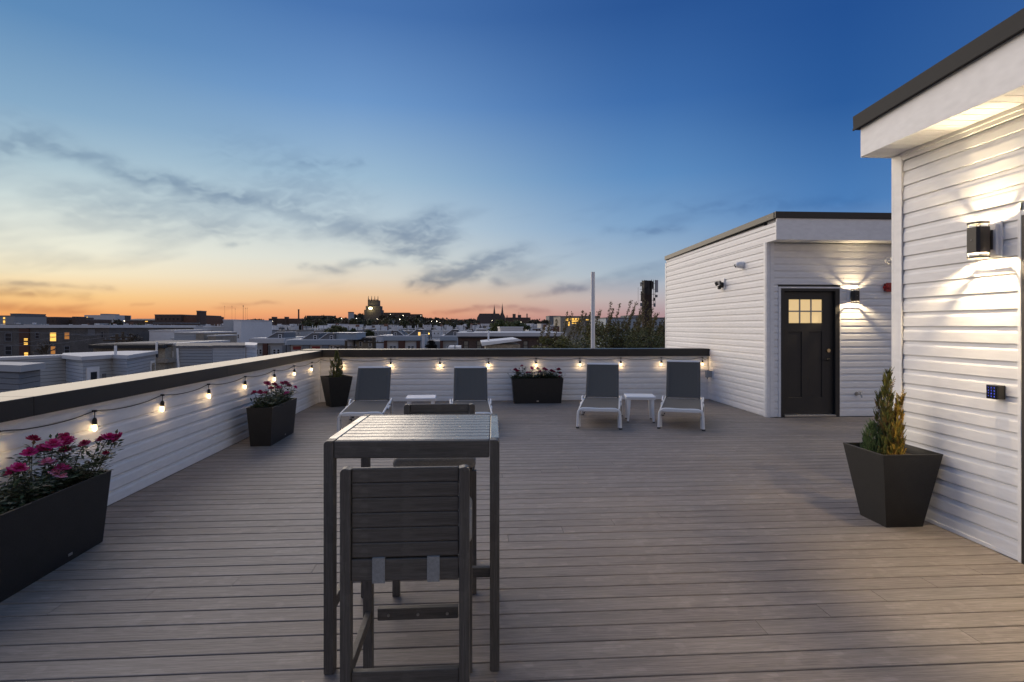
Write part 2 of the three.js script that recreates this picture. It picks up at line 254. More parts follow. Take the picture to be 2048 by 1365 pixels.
// parapets
{
  const H0 = 0.89, z1 = 2.0;
  const p = thing('parapet_wall', 'long low white sided parapet with dark coping running along the left edge of the deck', 'parapet', [LEFT_X, 0, 0], 0, 'deck parapets');
  mesh('wall_core', box(0.3, 1.3, z1 - BACK_Z + 0.36), M.core, p, -0.152, 0.24, (z1 + BACK_Z - 0.36) / 2);
  siding(p, [0, 0.006, z1], Math.PI / 2, z1 - BACK_Z, H0 - 0.03);
  mesh('corner_trim', box(0.022, H0, 0.03), M.trim, p, 0.011, H0 / 2, BACK_Z + 0.018);
  mesh('top_trim', box(0.016, 0.03, z1 - BACK_Z), M.trim, p, 0.009, H0 - 0.012, (z1 + BACK_Z) / 2);
  // coping in lengths with lapped joints
  let z = z1; for (const len of [3.05, 3.05, 3.05, 3.05, 1.715]) { const e = Math.max(z - len, BACK_Z + 0.075); mesh('coping', rbox(0.42, 0.134, z - e, 0.006), M.coping, p, -0.134, 0.957, (z + e) / 2); z = e - 0.0015; }

  const q = thing('parapet_wall', 'low white sided parapet with dark coping across the back of the deck', 'parapet', [0, 0, BACK_Z], 0, 'deck parapets');
  mesh('wall_core', box(PH_X - LEFT_X + 0.2, 1.3, 0.3), M.core, q, (PH_X + LEFT_X) / 2, 0.24, -0.152);
  siding(q, [LEFT_X + 0.034, 0.006, 0], 0, PH_X - LEFT_X - 0.07, H0 - 0.03);
  mesh('corner_trim', box(0.03, H0, 0.022), M.trim, q, LEFT_X + 0.016, H0 / 2, 0.034);
  mesh('corner_trim', box(0.03, H0, 0.022), M.trim, q, PH_X - 0.018, H0 / 2, 0.011);
  mesh('top_trim', box(PH_X - LEFT_X - 0.06, 0.03, 0.016), M.trim, q, (PH_X + LEFT_X) / 2, H0 - 0.012, 0.009);
  let x = LEFT_X - 0.344; for (const len of [3.43, 3.05, 2]) { const e = Math.min(x + len, PH_X - 0.004); mesh('coping', rbox(e - x, 0.15, 0.42, 0.006), M.coping, q, (x + e) / 2, 0.966, -0.138); x = e + 0.0015; }
}

// ------------------------------------------------------------------ back stair house with the black door
function soffit(parent, along, from, to, a0, a1, y, step = 0.1) { // strips across an eave; along = 'x' or 'z'
  for (let s = from; s < to - 0.01; s += step) {
    const w = Math.min(step, to - s) - 0.009, g = along === 'x' ? box(w, 0.012, a1 - a0) : box(a1 - a0, 0.012, w);
    mesh('soffit_panel', g, M.trim, parent, along === 'x' ? s + w / 2 : (a0 + a1) / 2, y + 0.006, along === 'x' ? (a0 + a1) / 2 : s + w / 2);
  }
}
function sixPanelDoor(parent, name, w, h, glassRows, pane) { // hung in the xy plane, facing +z, hinge edge at x = 0
  const d = new THREE.Group(); d.name = name; parent.add(d);
  const gx0 = 0.13 * w, gx1 = 0.795 * w, gy0 = h - 0.53, gy1 = h - 0.125, px = [[0.125, 0.385], [0.525, 0.785]], py0 = 0.27, py1 = 1.365;
  const s = new THREE.Shape([[0, 0], [w, 0], [w, h], [0, h]].map(([a, b]) => new THREE.Vector2(a, b)));
  const hole = (a, b, c, e) => s.holes.push(new THREE.Path([[a, c], [a, e], [b, e], [b, c]].map(([u, v]) => new THREE.Vector2(u, v))));
  hole(gx0, gx1, gy0, gy1); for (const [a, b] of px) hole(a * w, b * w, py0, py1);
  mesh('door_slab', boxUV(new THREE.ExtrudeGeometry(s, { depth: 0.03, bevelEnabled: true, bevelSize: 0.002, bevelThickness: 0.002, bevelSegments: 1 })), M.door, d, 0, 0, -0.04);
  for (const [a, b] of px) mesh('door_panel', rbox((b - a) * w + 0.01, py1 - py0 + 0.01, 0.012, 0.004), M.door, d, (a + b) / 2 * w, (py0 + py1) / 2, -0.028);
  const cw = (gx1 - gx0) / 3, ch = (gy1 - gy0) / 2;
  for (let i = 0; i < 3; i++) for (let j = 0; j < 2; j++) mesh('lit_window_pane', box(cw - 0.014, ch - 0.014, 0.006), pane, d, gx0 + cw * (i + 0.5), gy0 + ch * (j + 0.5), -0.03);
  for (let i = 1; i < 3; i++) mesh('muntin', rbox(0.022, gy1 - gy0, 0.022, 0.004), M.grey, d, gx0 + cw * i, (gy0 + gy1) / 2, -0.024);
  mesh('muntin', rbox(gx1 - gx0, 0.022, 0.02, 0.004), M.grey, d, (gx0 + gx1) / 2, (gy0 + gy1) / 2, -0.0245);
  return d;
}
{
  const t = thing('stair_house', 'white sided rooftop stair house with black six-light door at the back right', 'building', [PH_X, 0, PH_Z]);
  const len = 4.95, wid = 3.9, HS = 2.89;                       // along -z, along +x, height of the soffit
  mesh('wall_core', box(wid - 0.02, 4.2, len - 0.13), M.core, t, wid / 2 + 0.012, 2.1 - 1.0, -len / 2 - 0.065);
  // left face, facing -x: its length runs from the far end towards the camera
  const topAt = (z) => 3.165 + (z + len) * 0.0122;
  siding(t, [0, -0.9, -len], -Math.PI / 2, len - 0.06, 0.9 + HS - 0.01);
  siding(t, [0, HS - 0.01, -len], -Math.PI / 2, len + 0.322, 0.29);
  mesh('wall_core', box(wid, 0.38, 0.318), M.core, t, wid / 2 + 0.016, HS + 0.222, 0.158);
  // front face with the door opening
  const dx0 = 0.235, dx1 = 1.238, dy = 2.128;
  siding(t, [0.075, 0.03, 0], 0, wid - 0.09, HS - 0.04, [[dx0 - 0.045 - 0.075, dx1 + 0.03 - 0.075, 0, dy + 0.03 - 0.03]]);
  mesh('corner_board', box(0.06, HS + 0.9, 0.024), M.trim, t, -0.012 + 0.03 - 0.004, (HS - 0.9) / 2 - 0.003, 0.0125);
  mesh('corner_board', box(0.07, HS, 0.024), M.trim, t, 0.084, HS / 2 - 0.003, 0.0122);
  mesh('corner_board', box(0.02, HS + 0.9, 0.062), M.trim, t, -0.0104, (HS - 0.9) / 2 - 0.003, -0.032);
  mesh('corner_board', box(0.024, HS + 1.0, 0.07), M.trim, t, -0.006, (HS - 0.6) / 2, -len - 0.03);
  mesh('base_trim', box(wid - 0.12, 0.03, 0.016), M.trim, t, wid / 2 + 0.06, 0.017, 0.009);
  mesh('fascia', box(wid, 0.345, 0.02), M.trim, t, wid / 2 - 0.014, HS + 0.167, 0.334);
  mesh('rake_board', box(0.016, 0.29, 0.02), M.trim, t, -0.0125, HS + 0.14, 0.3345);
  soffit(t, 'x', 0.0, wid, 0.016, 0.323, HS - 0.004);
  mesh('roof_cap', rbox(wid + 0.04, 0.104, 0.05, 0.005), M.coping, t, wid / 2 - 0.02, HS + 0.388, 0.34);
  { // side cap dips towards the rear
    const g = rbox(0.06, 0.1, len + 0.34, 0.005); const m = mesh('roof_cap', g, M.coping, t, -0.018, HS + 0.352, -(len - 0.31) / 2 - 0.01); m.rotation.x = -0.0122; }
  mesh('roof', box(wid - 0.06, 0.04, len + 0.3), mat(0.25, 0.25, 0.25, 0.9), t, wid / 2, HS + 0.36, -len / 2 + 0.16);
  // door frame and door
  const fr = new THREE.Group(); fr.name = 'door_frame'; t.add(fr);
  const fw = 0.045;
  mesh('side_jamb', box(fw, dy, 0.11), M.door, fr, dx0 + fw / 2, dy / 2, -0.02); mesh('side_jamb', box(fw + 0.03, dy, 0.11), M.door, fr, dx1 - fw / 2 - 0.015, dy / 2, -0.02);
  mesh('head_jamb', box(dx1 - dx0 - 2 * fw - 0.03, fw, 0.11), M.door, fr, (dx0 + dx1 - 0.03) / 2, dy - fw / 2, -0.02);
  mesh('white_casing', box(0.04, dy + 0.028, 0.02), M.trim, fr, dx0 - 0.022, (dy + 0.028) / 2, 0.016); mesh('white_casing', box(0.028, dy + 0.028, 0.02), M.trim, fr, dx1 + 0.015, (dy + 0.028) / 2, 0.016); mesh('white_casing', box(dx1 - dx0 - 0.004, 0.026, 0.02), M.trim, fr, (dx0 + dx1) / 2, dy + 0.0145, 0.016);
  mesh('threshold', rbox(dx1 - dx0 - 2 * fw - 0.034, 0.03, 0.13, 0.004), M.steel, fr, (dx0 + dx1 - 0.03) / 2, 0.016, -0.002);
  const d = sixPanelDoor(t, 'entry_door', dx1 - dx0 - 2 * fw - 0.034, dy - fw - 0.05, 2, M.litPane); d.position.set(dx0 + fw + 0.002, 0.045, -0.02);
  mesh('wall_core', box(dx1 - dx0, dy, 0.02), M.core, t, (dx0 + dx1) / 2, dy / 2, -0.09);
  const W = dx1 - dx0 - 2 * fw - 0.034;
  mesh('deadbolt', at(new THREE.CylinderGeometry(0.03, 0.032, 0.022, 20), 0, 0, 0, Math.PI / 2), M.brass, d, W - 0.085, 1.05, 0.002);
  mesh('lever_handle', join([at(new THREE.CylinderGeometry(0.028, 0.028, 0.02, 18), 0, 0, 0, Math.PI / 2), at(new THREE.CylinderGeometry(0.009, 0.009, 0.05, 10), 0, 0, 0.03, Math.PI / 2), at(rbox(0.12, 0.018, 0.012, 0.005), -0.05, 0, 0.055)]), M.black, d, W - 0.085, 0.905, 0.0);
}

// ------------------------------------------------------------------ near building on the right
{
  const t = thing('stair_house', 'near white sided stair house with deep eave and lit wall on the right edge', 'building', [NB_X, 0, NB_Z]);
  const len = 7.5, HS = 2.908, wid = 2.4, dz0 = 1.118, dz1 = 2.05, dh = 2.2;    // door opening along +z from the far corner
  mesh('wall_core', box(wid, 3.05, len), M.core, t, wid / 2 + 0.002, 1.525, len / 2);
  // face towards -x: the frame's x axis runs towards +z
  siding(t, [0, 0.02, 0], -Math.PI / 2, len, HS - 0.09, [[0, 0.092, 0, 4], [dz0 - 0.025, dz1 + 0.025, 0, dh + 0.045]]);
  mesh('corner_board', box(0.024, HS - 0.02, 0.09), M.trim, t, -0.0125, HS / 2, 0.045);
  mesh('corner_board', box(0.02, HS - 0.03, 0.018), M.trim, t, -0.018, HS / 2 - 0.005, 0.081);
  mesh('corner_board', box(0.09, HS - 0.02, 0.024), M.trim, t, 0.02, HS / 2, -0.0125);
  mesh('base_trim', box(0.018, 0.026, len - 0.1), M.trim, t, -0.01, 0.016, len / 2 + 0.05);
  mesh('frieze', box(0.026, 0.05, len - 0.1), M.trim, t, -0.0135, HS - 0.04, len / 2 + 0.05);
  mesh('frieze', box(0.016, 0.028, len - 0.1), M.trim, t, -0.0335, HS - 0.022, len / 2 + 0.05);
  // eave: soffit level, roof rising towards the camera
  const ov = 0.292, slope = 0.0555;
  soffit(t, 'z', -0.003, len, -ov + 0.004, 0.002, HS - 0.006, 0.105);
  const fasc = new THREE.Shape([[0, HS - 0.012], [len, HS - 0.012], [len, 3.135 + len * slope], [0, 3.135]].map(([a, b]) => new THREE.Vector2(a, b)));
  const fg = new THREE.ExtrudeGeometry(fasc, { depth: 0.02, bevelEnabled: false }); fg.rotateY(-Math.PI / 2); mesh('fascia', boxUV(fg), M.trim, t, -ov + 0.002, 0, 0);
  const endf = new THREE.Shape([[-ov, HS - 0.012], [wid, HS - 0.012], [wid, 3.135], [-ov, 3.135]].map(([a, b]) => new THREE.Vector2(a, b)));
  mesh('fascia', boxUV(new THREE.ExtrudeGeometry(endf, { depth: 0.02, bevelEnabled: false })), M.trim, t, 0.0, 0, -0.0242);
  const capLen = len + 0.05, cap = mesh('roof_cap', join([rbox(0.06, 0.115, capLen, 0.005), at(rbox(0.012, 0.02, capLen, 0.003), -0.03, -0.055, 0)]), M.capDark, t, -ov - 0.022, 3.187 + len / 2 * slope, len / 2 - 0.03); cap.rotation.x = -Math.atan(slope);
  mesh('roof_cap', rbox(wid + ov, 0.115, 0.055, 0.005), M.capDark, t, (wid - ov) / 2 + 0.036, 3.187, -0.03);
  { const g = box(wid + ov - 0.02, 0.05, len); const m = mesh('roof', g, mat(0.1, 0.1, 0.1, 0.9), t, (wid - ov) / 2, 3.15 + len / 2 * slope, len / 2); m.rotation.x = -Math.atan(slope); }
  // door at the very edge of the picture
  const fr = new THREE.Group(); fr.name = 'door_frame'; t.add(fr);
  mesh('white_casing', rbox(0.034, dh + 0.036, 0.024, 0.004), M.trim, fr, -0.017, (dh + 0.036) / 2, dz0 - 0.012); mesh('white_casing', rbox(0.034, dh + 0.036, 0.024, 0.004), M.trim, fr, -0.017, (dh + 0.036) / 2, dz1 + 0.012); mesh('white_casing', rbox(0.034, 0.034, dz1 - dz0 - 0.002, 0.004), M.trim, fr, -0.017, dh + 0.019, (dz0 + dz1) / 2);
  mesh('side_jamb', box(0.03, dh, 0.03), M.door, fr, -0.017, dh / 2, dz0 + 0.016); mesh('side_jamb', box(0.03, dh, 0.03), M.door, fr, -0.017, dh / 2, dz1 - 0.016);
  const d = sixPanelDoor(t, 'entry_door', dz1 - dz0 - 0.066, dh - 0.04, 2, M.litPane); d.rotation.y = -Math.PI / 2; d.position.set(-0.04, 0.02, dz0 + 0.033);
}

// ------------------------------------------------------------------ wall sconces: open at both ends, with a glowing band below each rim
const warm = rgb(1, 0.76, 0.45);
function sconce(label, pos, turn, up, down) { // faces +z before turning
  const t = thing('wall_sconce', label, 'wall lamp', pos, turn, 'up and down wall lamps');
  mesh('mounting_block', rbox(0.115, 0.205, 0.022, 0.004), M.trim, t, 0, 0, 0.024); mesh('mounting_block', rbox(0.15, 0.235, 0.013, 0.003), M.trim, t, 0, 0, 0.008);
  mesh('back_plate', rbox(0.075, 0.13, 0.012, 0.003), M.lampBody, t, 0, 0, 0.041);
  mesh('arm', rbox(0.045, 0.07, 0.024, 0.003), M.lampBody, t, 0, 0, 0.058);
  const zc = 0.112, hw = 0.052, hd = 0.042, wall = 0.004, ch = 0.016;
  const ring = (h) => {
    const o = (a, b, c) => [[-a, -b], [a, -b], [a, b - c], [a - c, b], [-a + c, b], [-a, b - c]].map(([x, y]) => new THREE.Vector2(x, -y));
    const s = new THREE.Shape(o(hw, hd, ch)); s.holes.push(new THREE.Path(o(hw - wall, hd - wall, ch * 0.85).reverse()));
    const g = new THREE.ExtrudeGeometry(s, { depth: h, bevelEnabled: false }); g.rotateX(-Math.PI / 2); return g;
  };
  mesh('housing', at(ring(0.172), 0, -0.086, zc), M.lampBody, t);
  mesh('rim', at(ring(0.014), 0, 0.107, zc), M.lampBody, t); mesh('rim', at(ring(0.014), 0, -0.121, zc), M.lampBody, t);
  mesh('screw', at(new THREE.SphereGeometry(0.004, 8, 6), 0, 0, zc + hd), M.steel, t);
  for (const s of [-1, 1]) {
    // four slim clear ribs carry the rim; the glowing lens sits inside the mouth
    mesh('rib', join([[-1, -1], [1, -1], [-1, 1], [1, 1]].map(([a, b]) => at(box(0.004, 0.021, 0.004), a * (hw - 0.006), s * 0.0965, zc + b * (hd - (b > 0 ? 0.018 : 0.004))))), M.lampBody, t);
    const bulb = mesh('bulb', at(new THREE.CylinderGeometry(0.015, 0.017, 0.024, 16), 0, s * 0.06, zc), M.diffuser, t);
    bulb.castShadow = false;
    const l = new THREE.PointLight(warm, s < 0 ? down : up, 0, 2); l.position.set(0, s * 0.062, zc); l.castShadow = true; l.shadow.radius = 0.4; l.name = 'sconce_light'; t.add(l);
  }
  return t;
}
sconce('black up-and-down wall lamp glowing on the near right wall', [NB_X - 0.013, 2.075, NB_Z + 0.9], -Math.PI / 2, 0.9, 2.6);
sconce('black up-and-down wall lamp beside the black six-light door', [PH_X + 1.45, 2.0, PH_Z + 0.013], 0, 0.75, 1.5);
sconce('black up-and-down wall lamp on the far side of the near right door', [NB_X - 0.013, 2.075, NB_Z + 2.24], -Math.PI / 2, 1.8, 7);

// ------------------------------------------------------------------ small fittings on the walls
function domeCamera(label, pos, turn, look) {
  const t = thing('security_camera', label, 'camera', pos, turn, 'white dome cameras');
  mesh('base', at(new THREE.CylinderGeometry(0.062, 0.066, 0.05, 24), 0, 0, 0.025, Math.PI / 2), M.whitePlastic, t);
  mesh('collar', at(new THREE.CylinderGeometry(0.055, 0.06, 0.025, 24), 0, 0, 0.062, Math.PI / 2), M.whitePlastic, t);
  const e = new THREE.Group(); e.name = 'eyeball'; e.position.set(0, 0, 0.085); e.rotation.set(look[0], look[1], 0); t.add(e);
  mesh('shell', new THREE.SphereGeometry(0.054, 24, 16), M.whitePlastic, e); mesh('lens', at(new THREE.CylinderGeometry(0.034, 0.038, 0.03, 20), 0, 0, 0.046, Math.PI / 2), M.lens, e);
}
domeCamera('white dome camera under the lit soffit right of the black door', [6.93, 2.61, PH_Z + 0.012], 0, [0.3, 0.3]);
domeCamera('pale dome camera high on the long side wall', [PH_X - 0.012, 2.6, -10.02], -Math.PI / 2, [0.3, -0.9]);
{
  const t = thing('flood_light', 'small black twin-head flood light on the long side wall', 'flood light', [PH_X - 0.014, 2.31, -10.83], -Math.PI / 2);
  mesh('mounting_block', rbox(0.16, 0.21, 0.02, 0.004), M.trim, t, 0, 0, 0.01); mesh('base', at(new THREE.CylinderGeometry(0.05, 0.055, 0.04, 20), 0, -0.01, 0.04, Math.PI / 2), M.lampBody, t);
  mesh('sensor', rbox(0.06, 0.07, 0.06, 0.015), M.lampBody, t, 0, -0.06, 0.08);
  for (const s of [-1, 1]) { const h = new THREE.Group(); h.name = 'lamp_head'; h.position.set(s * 0.075, 0.02, 0.1); h.rotation.set(0.35, s * 0.3 - 0.4, 0); t.add(h); mesh('shell', rbox(0.11, 0.075, 0.035, 0.008), M.lampBody, h); mesh('lens', rbox(0.09, 0.055, 0.006, 0.002), M.grey, h, 0, 0, 0.019); mesh('bracket', at(new THREE.CylinderGeometry(0.01, 0.01, 0.07, 8), -s * 0.03, -0.02, -0.035, Math.PI / 2), M.lampBody, h); }
}
{
  const t = thing('alarm_strobe', 'red fire alarm horn strobe on the wall right of the door lamp', 'alarm', [6.9, 2.15, PH_Z + 0.014]);
  mesh('back_box', rbox(0.13, 0.13, 0.045, 0.008), M.redDark, t, 0, 0, 0.023); mesh('face_plate', rbox(0.125, 0.15, 0.02, 0.01), M.red, t, 0, 0, 0.056); mesh('horn', at(new THREE.CylinderGeometry(0.03, 0.045, 0.035, 20), -0.025, 0.01, 0.08, Math.PI / 2), M.red, t); mesh('strobe_lens', rbox(0.035, 0.07, 0.035, 0.01), new THREE.MeshPhysicalMaterial({ color: rgb(0.9, 0.9, 0.9), roughness: 0.1, clearcoat: 1 }), t, 0.042, 0.0, 0.08); mesh('mounting_tab', rbox(0.03, 0.04, 0.02, 0.004), M.red, t, -0.08, 0.0, 0.03);
}
{
  const t = thing('hose_bib', 'small brass hose tap low on the wall right of the black door', 'tap', [6.36, 0.375, PH_Z + 0.012]);
  mesh('flange', at(new THREE.CylinderGeometry(0.032, 0.034, 0.012, 20), 0, 0, 0.006, Math.PI / 2), M.steel, t); mesh('pipe', at(new THREE.CylinderGeometry(0.013, 0.013, 0.1, 12), 0, 0, 0.055, Math.PI / 2), M.steel, t); mesh('spout', tube([[0, 0, 0.09], [0, -0.012, 0.125], [0, -0.05, 0.14]], 0.012, 10), M.steel, t); mesh('hand_wheel', join([at(new THREE.TorusGeometry(0.026, 0.006, 8, 20), 0, 0.04, 0.1, Math.PI / 2), at(new THREE.CylinderGeometry(0.006, 0.006, 0.05, 8), 0, 0.018, 0.1), at(box(0.05, 0.006, 0.008), 0, 0.04, 0.1), at(box(0.008, 0.006, 0.05), 0, 0.04, 0.1)]), M.steel, t);
}
{
  const t = thing('outlet_box', 'grey weatherproof outlet box on the side wall at the end of the back parapet', 'outlet', [PH_X - 0.014, 0.535, -11.36], -Math.PI / 2);
  mesh('mounting_block', rbox(0.17, 0.19, 0.018, 0.003), M.trim, t, 0, 0, 0.009); mesh('box', rbox(0.095, 0.14, 0.06, 0.008), M.grey, t, 0, 0, 0.048); mesh('cover', rbox(0.1, 0.145, 0.05, 0.012), M.grey, t, 0, 0, 0.105); mesh('hinge', at(new THREE.CylinderGeometry(0.005, 0.005, 0.08, 8), 0, 0.074, 0.08, 0, 0, Math.PI / 2), M.rubber, t); mesh('plug_cable', tube([[-0.02, -0.07, 0.09], [-0.05, -0.11, 0.08], [-0.12, 0.05, 0.02], [-0.16, 0.33, 0.012]], 0.005, 24, 6), M.cable, t);
}
{
  const t = thing('keypad', 'black touch keypad with glowing blue digits on the near right wall', 'keypad', [NB_X - 0.014, 1.066, NB_Z + 0.955], -Math.PI / 2);
  mesh('back_box', rbox(0.078, 0.09, 0.05, 0.004), M.lampBody, t, 0, 0, 0.026);
  mesh('face', rbox(0.08, 0.092, 0.012, 0.004), M.lens, t, 0, 0, 0.058);
  const c = document.createElement('canvas'); c.width = 192; c.height = 256; const x = c.getContext('2d'); x.fillStyle = '#000'; x.fillRect(0, 0, 192, 256); x.font = '34px sans-serif'; x.textAlign = 'center'; x.textBaseline = 'middle'; x.fillStyle = '#5a6cff';
  '123456789*0#'.split('').forEach((s, i) => x.fillText(s, 32 + (i % 3) * 64, 34 + ((i / 3) | 0) * 63));
  const tx = new THREE.CanvasTexture(c); tx.colorSpace = THREE.SRGBColorSpace;
  mesh('key_display', new THREE.PlaneGeometry(0.066, 0.078), new THREE.MeshStandardMaterial({ color: rgb(0.01, 0.01, 0.012), roughness: 0.1, emissive: rgb(1, 1, 1), emissiveMap: tx, emissiveIntensity: 2.6 }), t, 0, 0, 0.0645);
}

// ------------------------------------------------------------------ string lights
function stringLight(label, hooks, out, lead) { // hooks: points where the sockets hang; out: away from the wall
  const t = thing('string_light', label, 'string light', hooks[0], 0, 'warm bulb strings along the parapets');
  const o = hooks[0], pts = [];
  const path = [...(lead[0] ? [lead[0]] : []), ...hooks, ...(lead[1] ? [lead[1]] : [])];
  path.forEach((p, i) => { pts.push([p[0] - o[0], p[1] - o[1], p[2] - o[2]]); const q = path[i + 1]; if (q) for (const k of [0.25, 0.5, 0.75]) pts.push([p[0] + (q[0] - p[0]) * k - o[0], p[1] + (q[1] - p[1]) * k - o[1] - 0.03 * 4 * k * (1 - k), p[2] + (q[2] - p[2]) * k - o[2]]); });
  mesh('cable', tube(pts, 0.0038, pts.length * 5, 6), M.cable, t);
  hooks.forEach((h, i) => {
    const s = new THREE.Group(); s.name = 'lamp_socket'; s.position.set(h[0] - o[0], h[1] - o[1], h[2] - o[2]); s.rotation.set((i * 37 % 7 - 3) * 0.012, 0, (i * 53 % 7 - 3) * 0.012); t.add(s);
    mesh('clip', join([at(rbox(0.034, 0.016, 0.02, 0.004), 0, 0.002, 0)]), M.cable, s);
    mesh('drop_cord', at(new THREE.CylinderGeometry(0.0032, 0.0032, 0.052, 6), 0, -0.03, 0), M.cable, s);
    mesh('holder', at(new THREE.LatheGeometry([[0.004, 0.05], [0.012, 0.044], [0.017, 0.03], [0.0185, 0.0], [0.016, -0.006], [0, -0.006]].map(([a, b]) => new THREE.Vector2(a, b)), 16), 0, -0.1, 0), M.cable, s);
    const b = mesh('bulb', at(new THREE.LatheGeometry([[0, -0.062], [0.006, -0.06], [0.0125, -0.053], [0.0165, -0.042], [0.0165, -0.031], [0.0135, -0.018], [0.012, -0.006]].map(([a, c]) => new THREE.Vector2(a, c)), 18), 0, -0.1, 0), M.bulb, s); b.castShadow = false;
    const l = new THREE.PointLight(rgb(1, 0.66, 0.32), 0.05, 0, 2); l.position.set(0, -0.142, 0); l.castShadow = true; l.shadow.radius = 0.6; l.name = 'bulb_light'; s.add(l);
  });
  return t;
}
stringLight('string of warm bulbs hung below the coping of the left parapet', [-3.85, -4.79, -5.79, -6.76, -7.81, -8.91, -9.88, -10.94].map((z, i) => [LEFT_X + 0.036, 0.826 + [0.004, -0.004, 0.004, 0.01, 0.006, 0.006, 0.006, 0][i], z]), [1, 0, 0], [[LEFT_X + 0.022, 0.83, -2.6], [LEFT_X + 0.03, 0.842, BACK_Z + 0.03]]);
stringLight('string of warm bulbs hung below the coping of the back parapet', [-2.617, -1.662, -0.686, 0.28, 1.24, 2.13, 2.972, 3.811, 4.672].map((x, i) => [x, 0.843 + i * 0.0015, BACK_Z + 0.036]), [0, 0, 1], [[LEFT_X + 0.036, 0.846, BACK_Z + 0.028], [PH_X - 0.03, 0.845, BACK_Z + 0.03]]);

// ------------------------------------------------------------------ bar table and its two stools
{
  const t = thing('bar_table', 'square grey wooden bar table with slatted top in the foreground', 'table', [-0.258, 0, -2.884], -0.032);
  const S = 0.757, H = 1.006, lw = 0.042, ld = 0.058, ap = 0.076;
  const legShape = () => { const s = new THREE.Shape(), r = 0.02, a = lw, h = H - 0.0; s.moveTo(0.004, 0); s.lineTo(a - 0.004, 0); s.lineTo(a, 0.006); s.lineTo(a, h); s.lineTo(r, h); s.quadraticCurveTo(0, h, 0, h - r); s.lineTo(0, 0.006); s.closePath(); return s; };
  for (const sx of [-1, 1]) for (const sz of [-1, 1]) {
    const g = boxUV(new THREE.ExtrudeGeometry(legShape(), { depth: ld - 0.006, bevelEnabled: true, bevelSize: 0.002, bevelThickness: 0.003, bevelOffset: -0.002, bevelSegments: 2 })); upright(g).translate(0, 0, 0.003 - ld / 2);
    const m = mesh('leg', g, M.wood, t, sx * S / 2, 0, sz * (S / 2 - ld / 2)); m.scale.x = -sx;
  }
  // legs' side boards: one long rail each side, level with the slats
  for (const sx of [-1, 1]) mesh('side_rail', upright(rbox(lw, ap, S - 2 * ld - 0.002, 0.006)), M.woodTop, t, sx * (S - lw) / 2, H - ap / 2 - 0.0006, 0);
  for (const sz of [-1, 1]) mesh('apron', rbox(S - 2 * lw - 0.003, ap, 0.026, 0.007, 3), M.wood, t, 0, H - ap / 2 - 0.001, sz * (S / 2 - 0.0145));
  const n = 9, span = S - 0.06, p = span / n;
  for (let i = 0; i < n; i++) mesh('slat', rbox(S - 2 * lw - 0.004, 0.018, p - 0.007, 0.004), M.woodTop, t, 0, H - 0.0105, -span / 2 + p * (i + 0.5));
  mesh('slat_support', rbox(0.03, 0.03, S - 0.07, 0.003), M.wood, t, 0, H - 0.036, 0);
  for (const sx of [-1, 1]) mesh('side_stretcher', rbox(0.026, 0.05, S - 2 * ld, 0.004), M.wood, t, sx * (S - lw) / 2, 0.275, 0);
  mesh('cross_stretcher', rbox(S - 2 * lw - 0.002, 0.05, 0.03, 0.004), M.wood, t, 0, 0.275, 0.0);
}
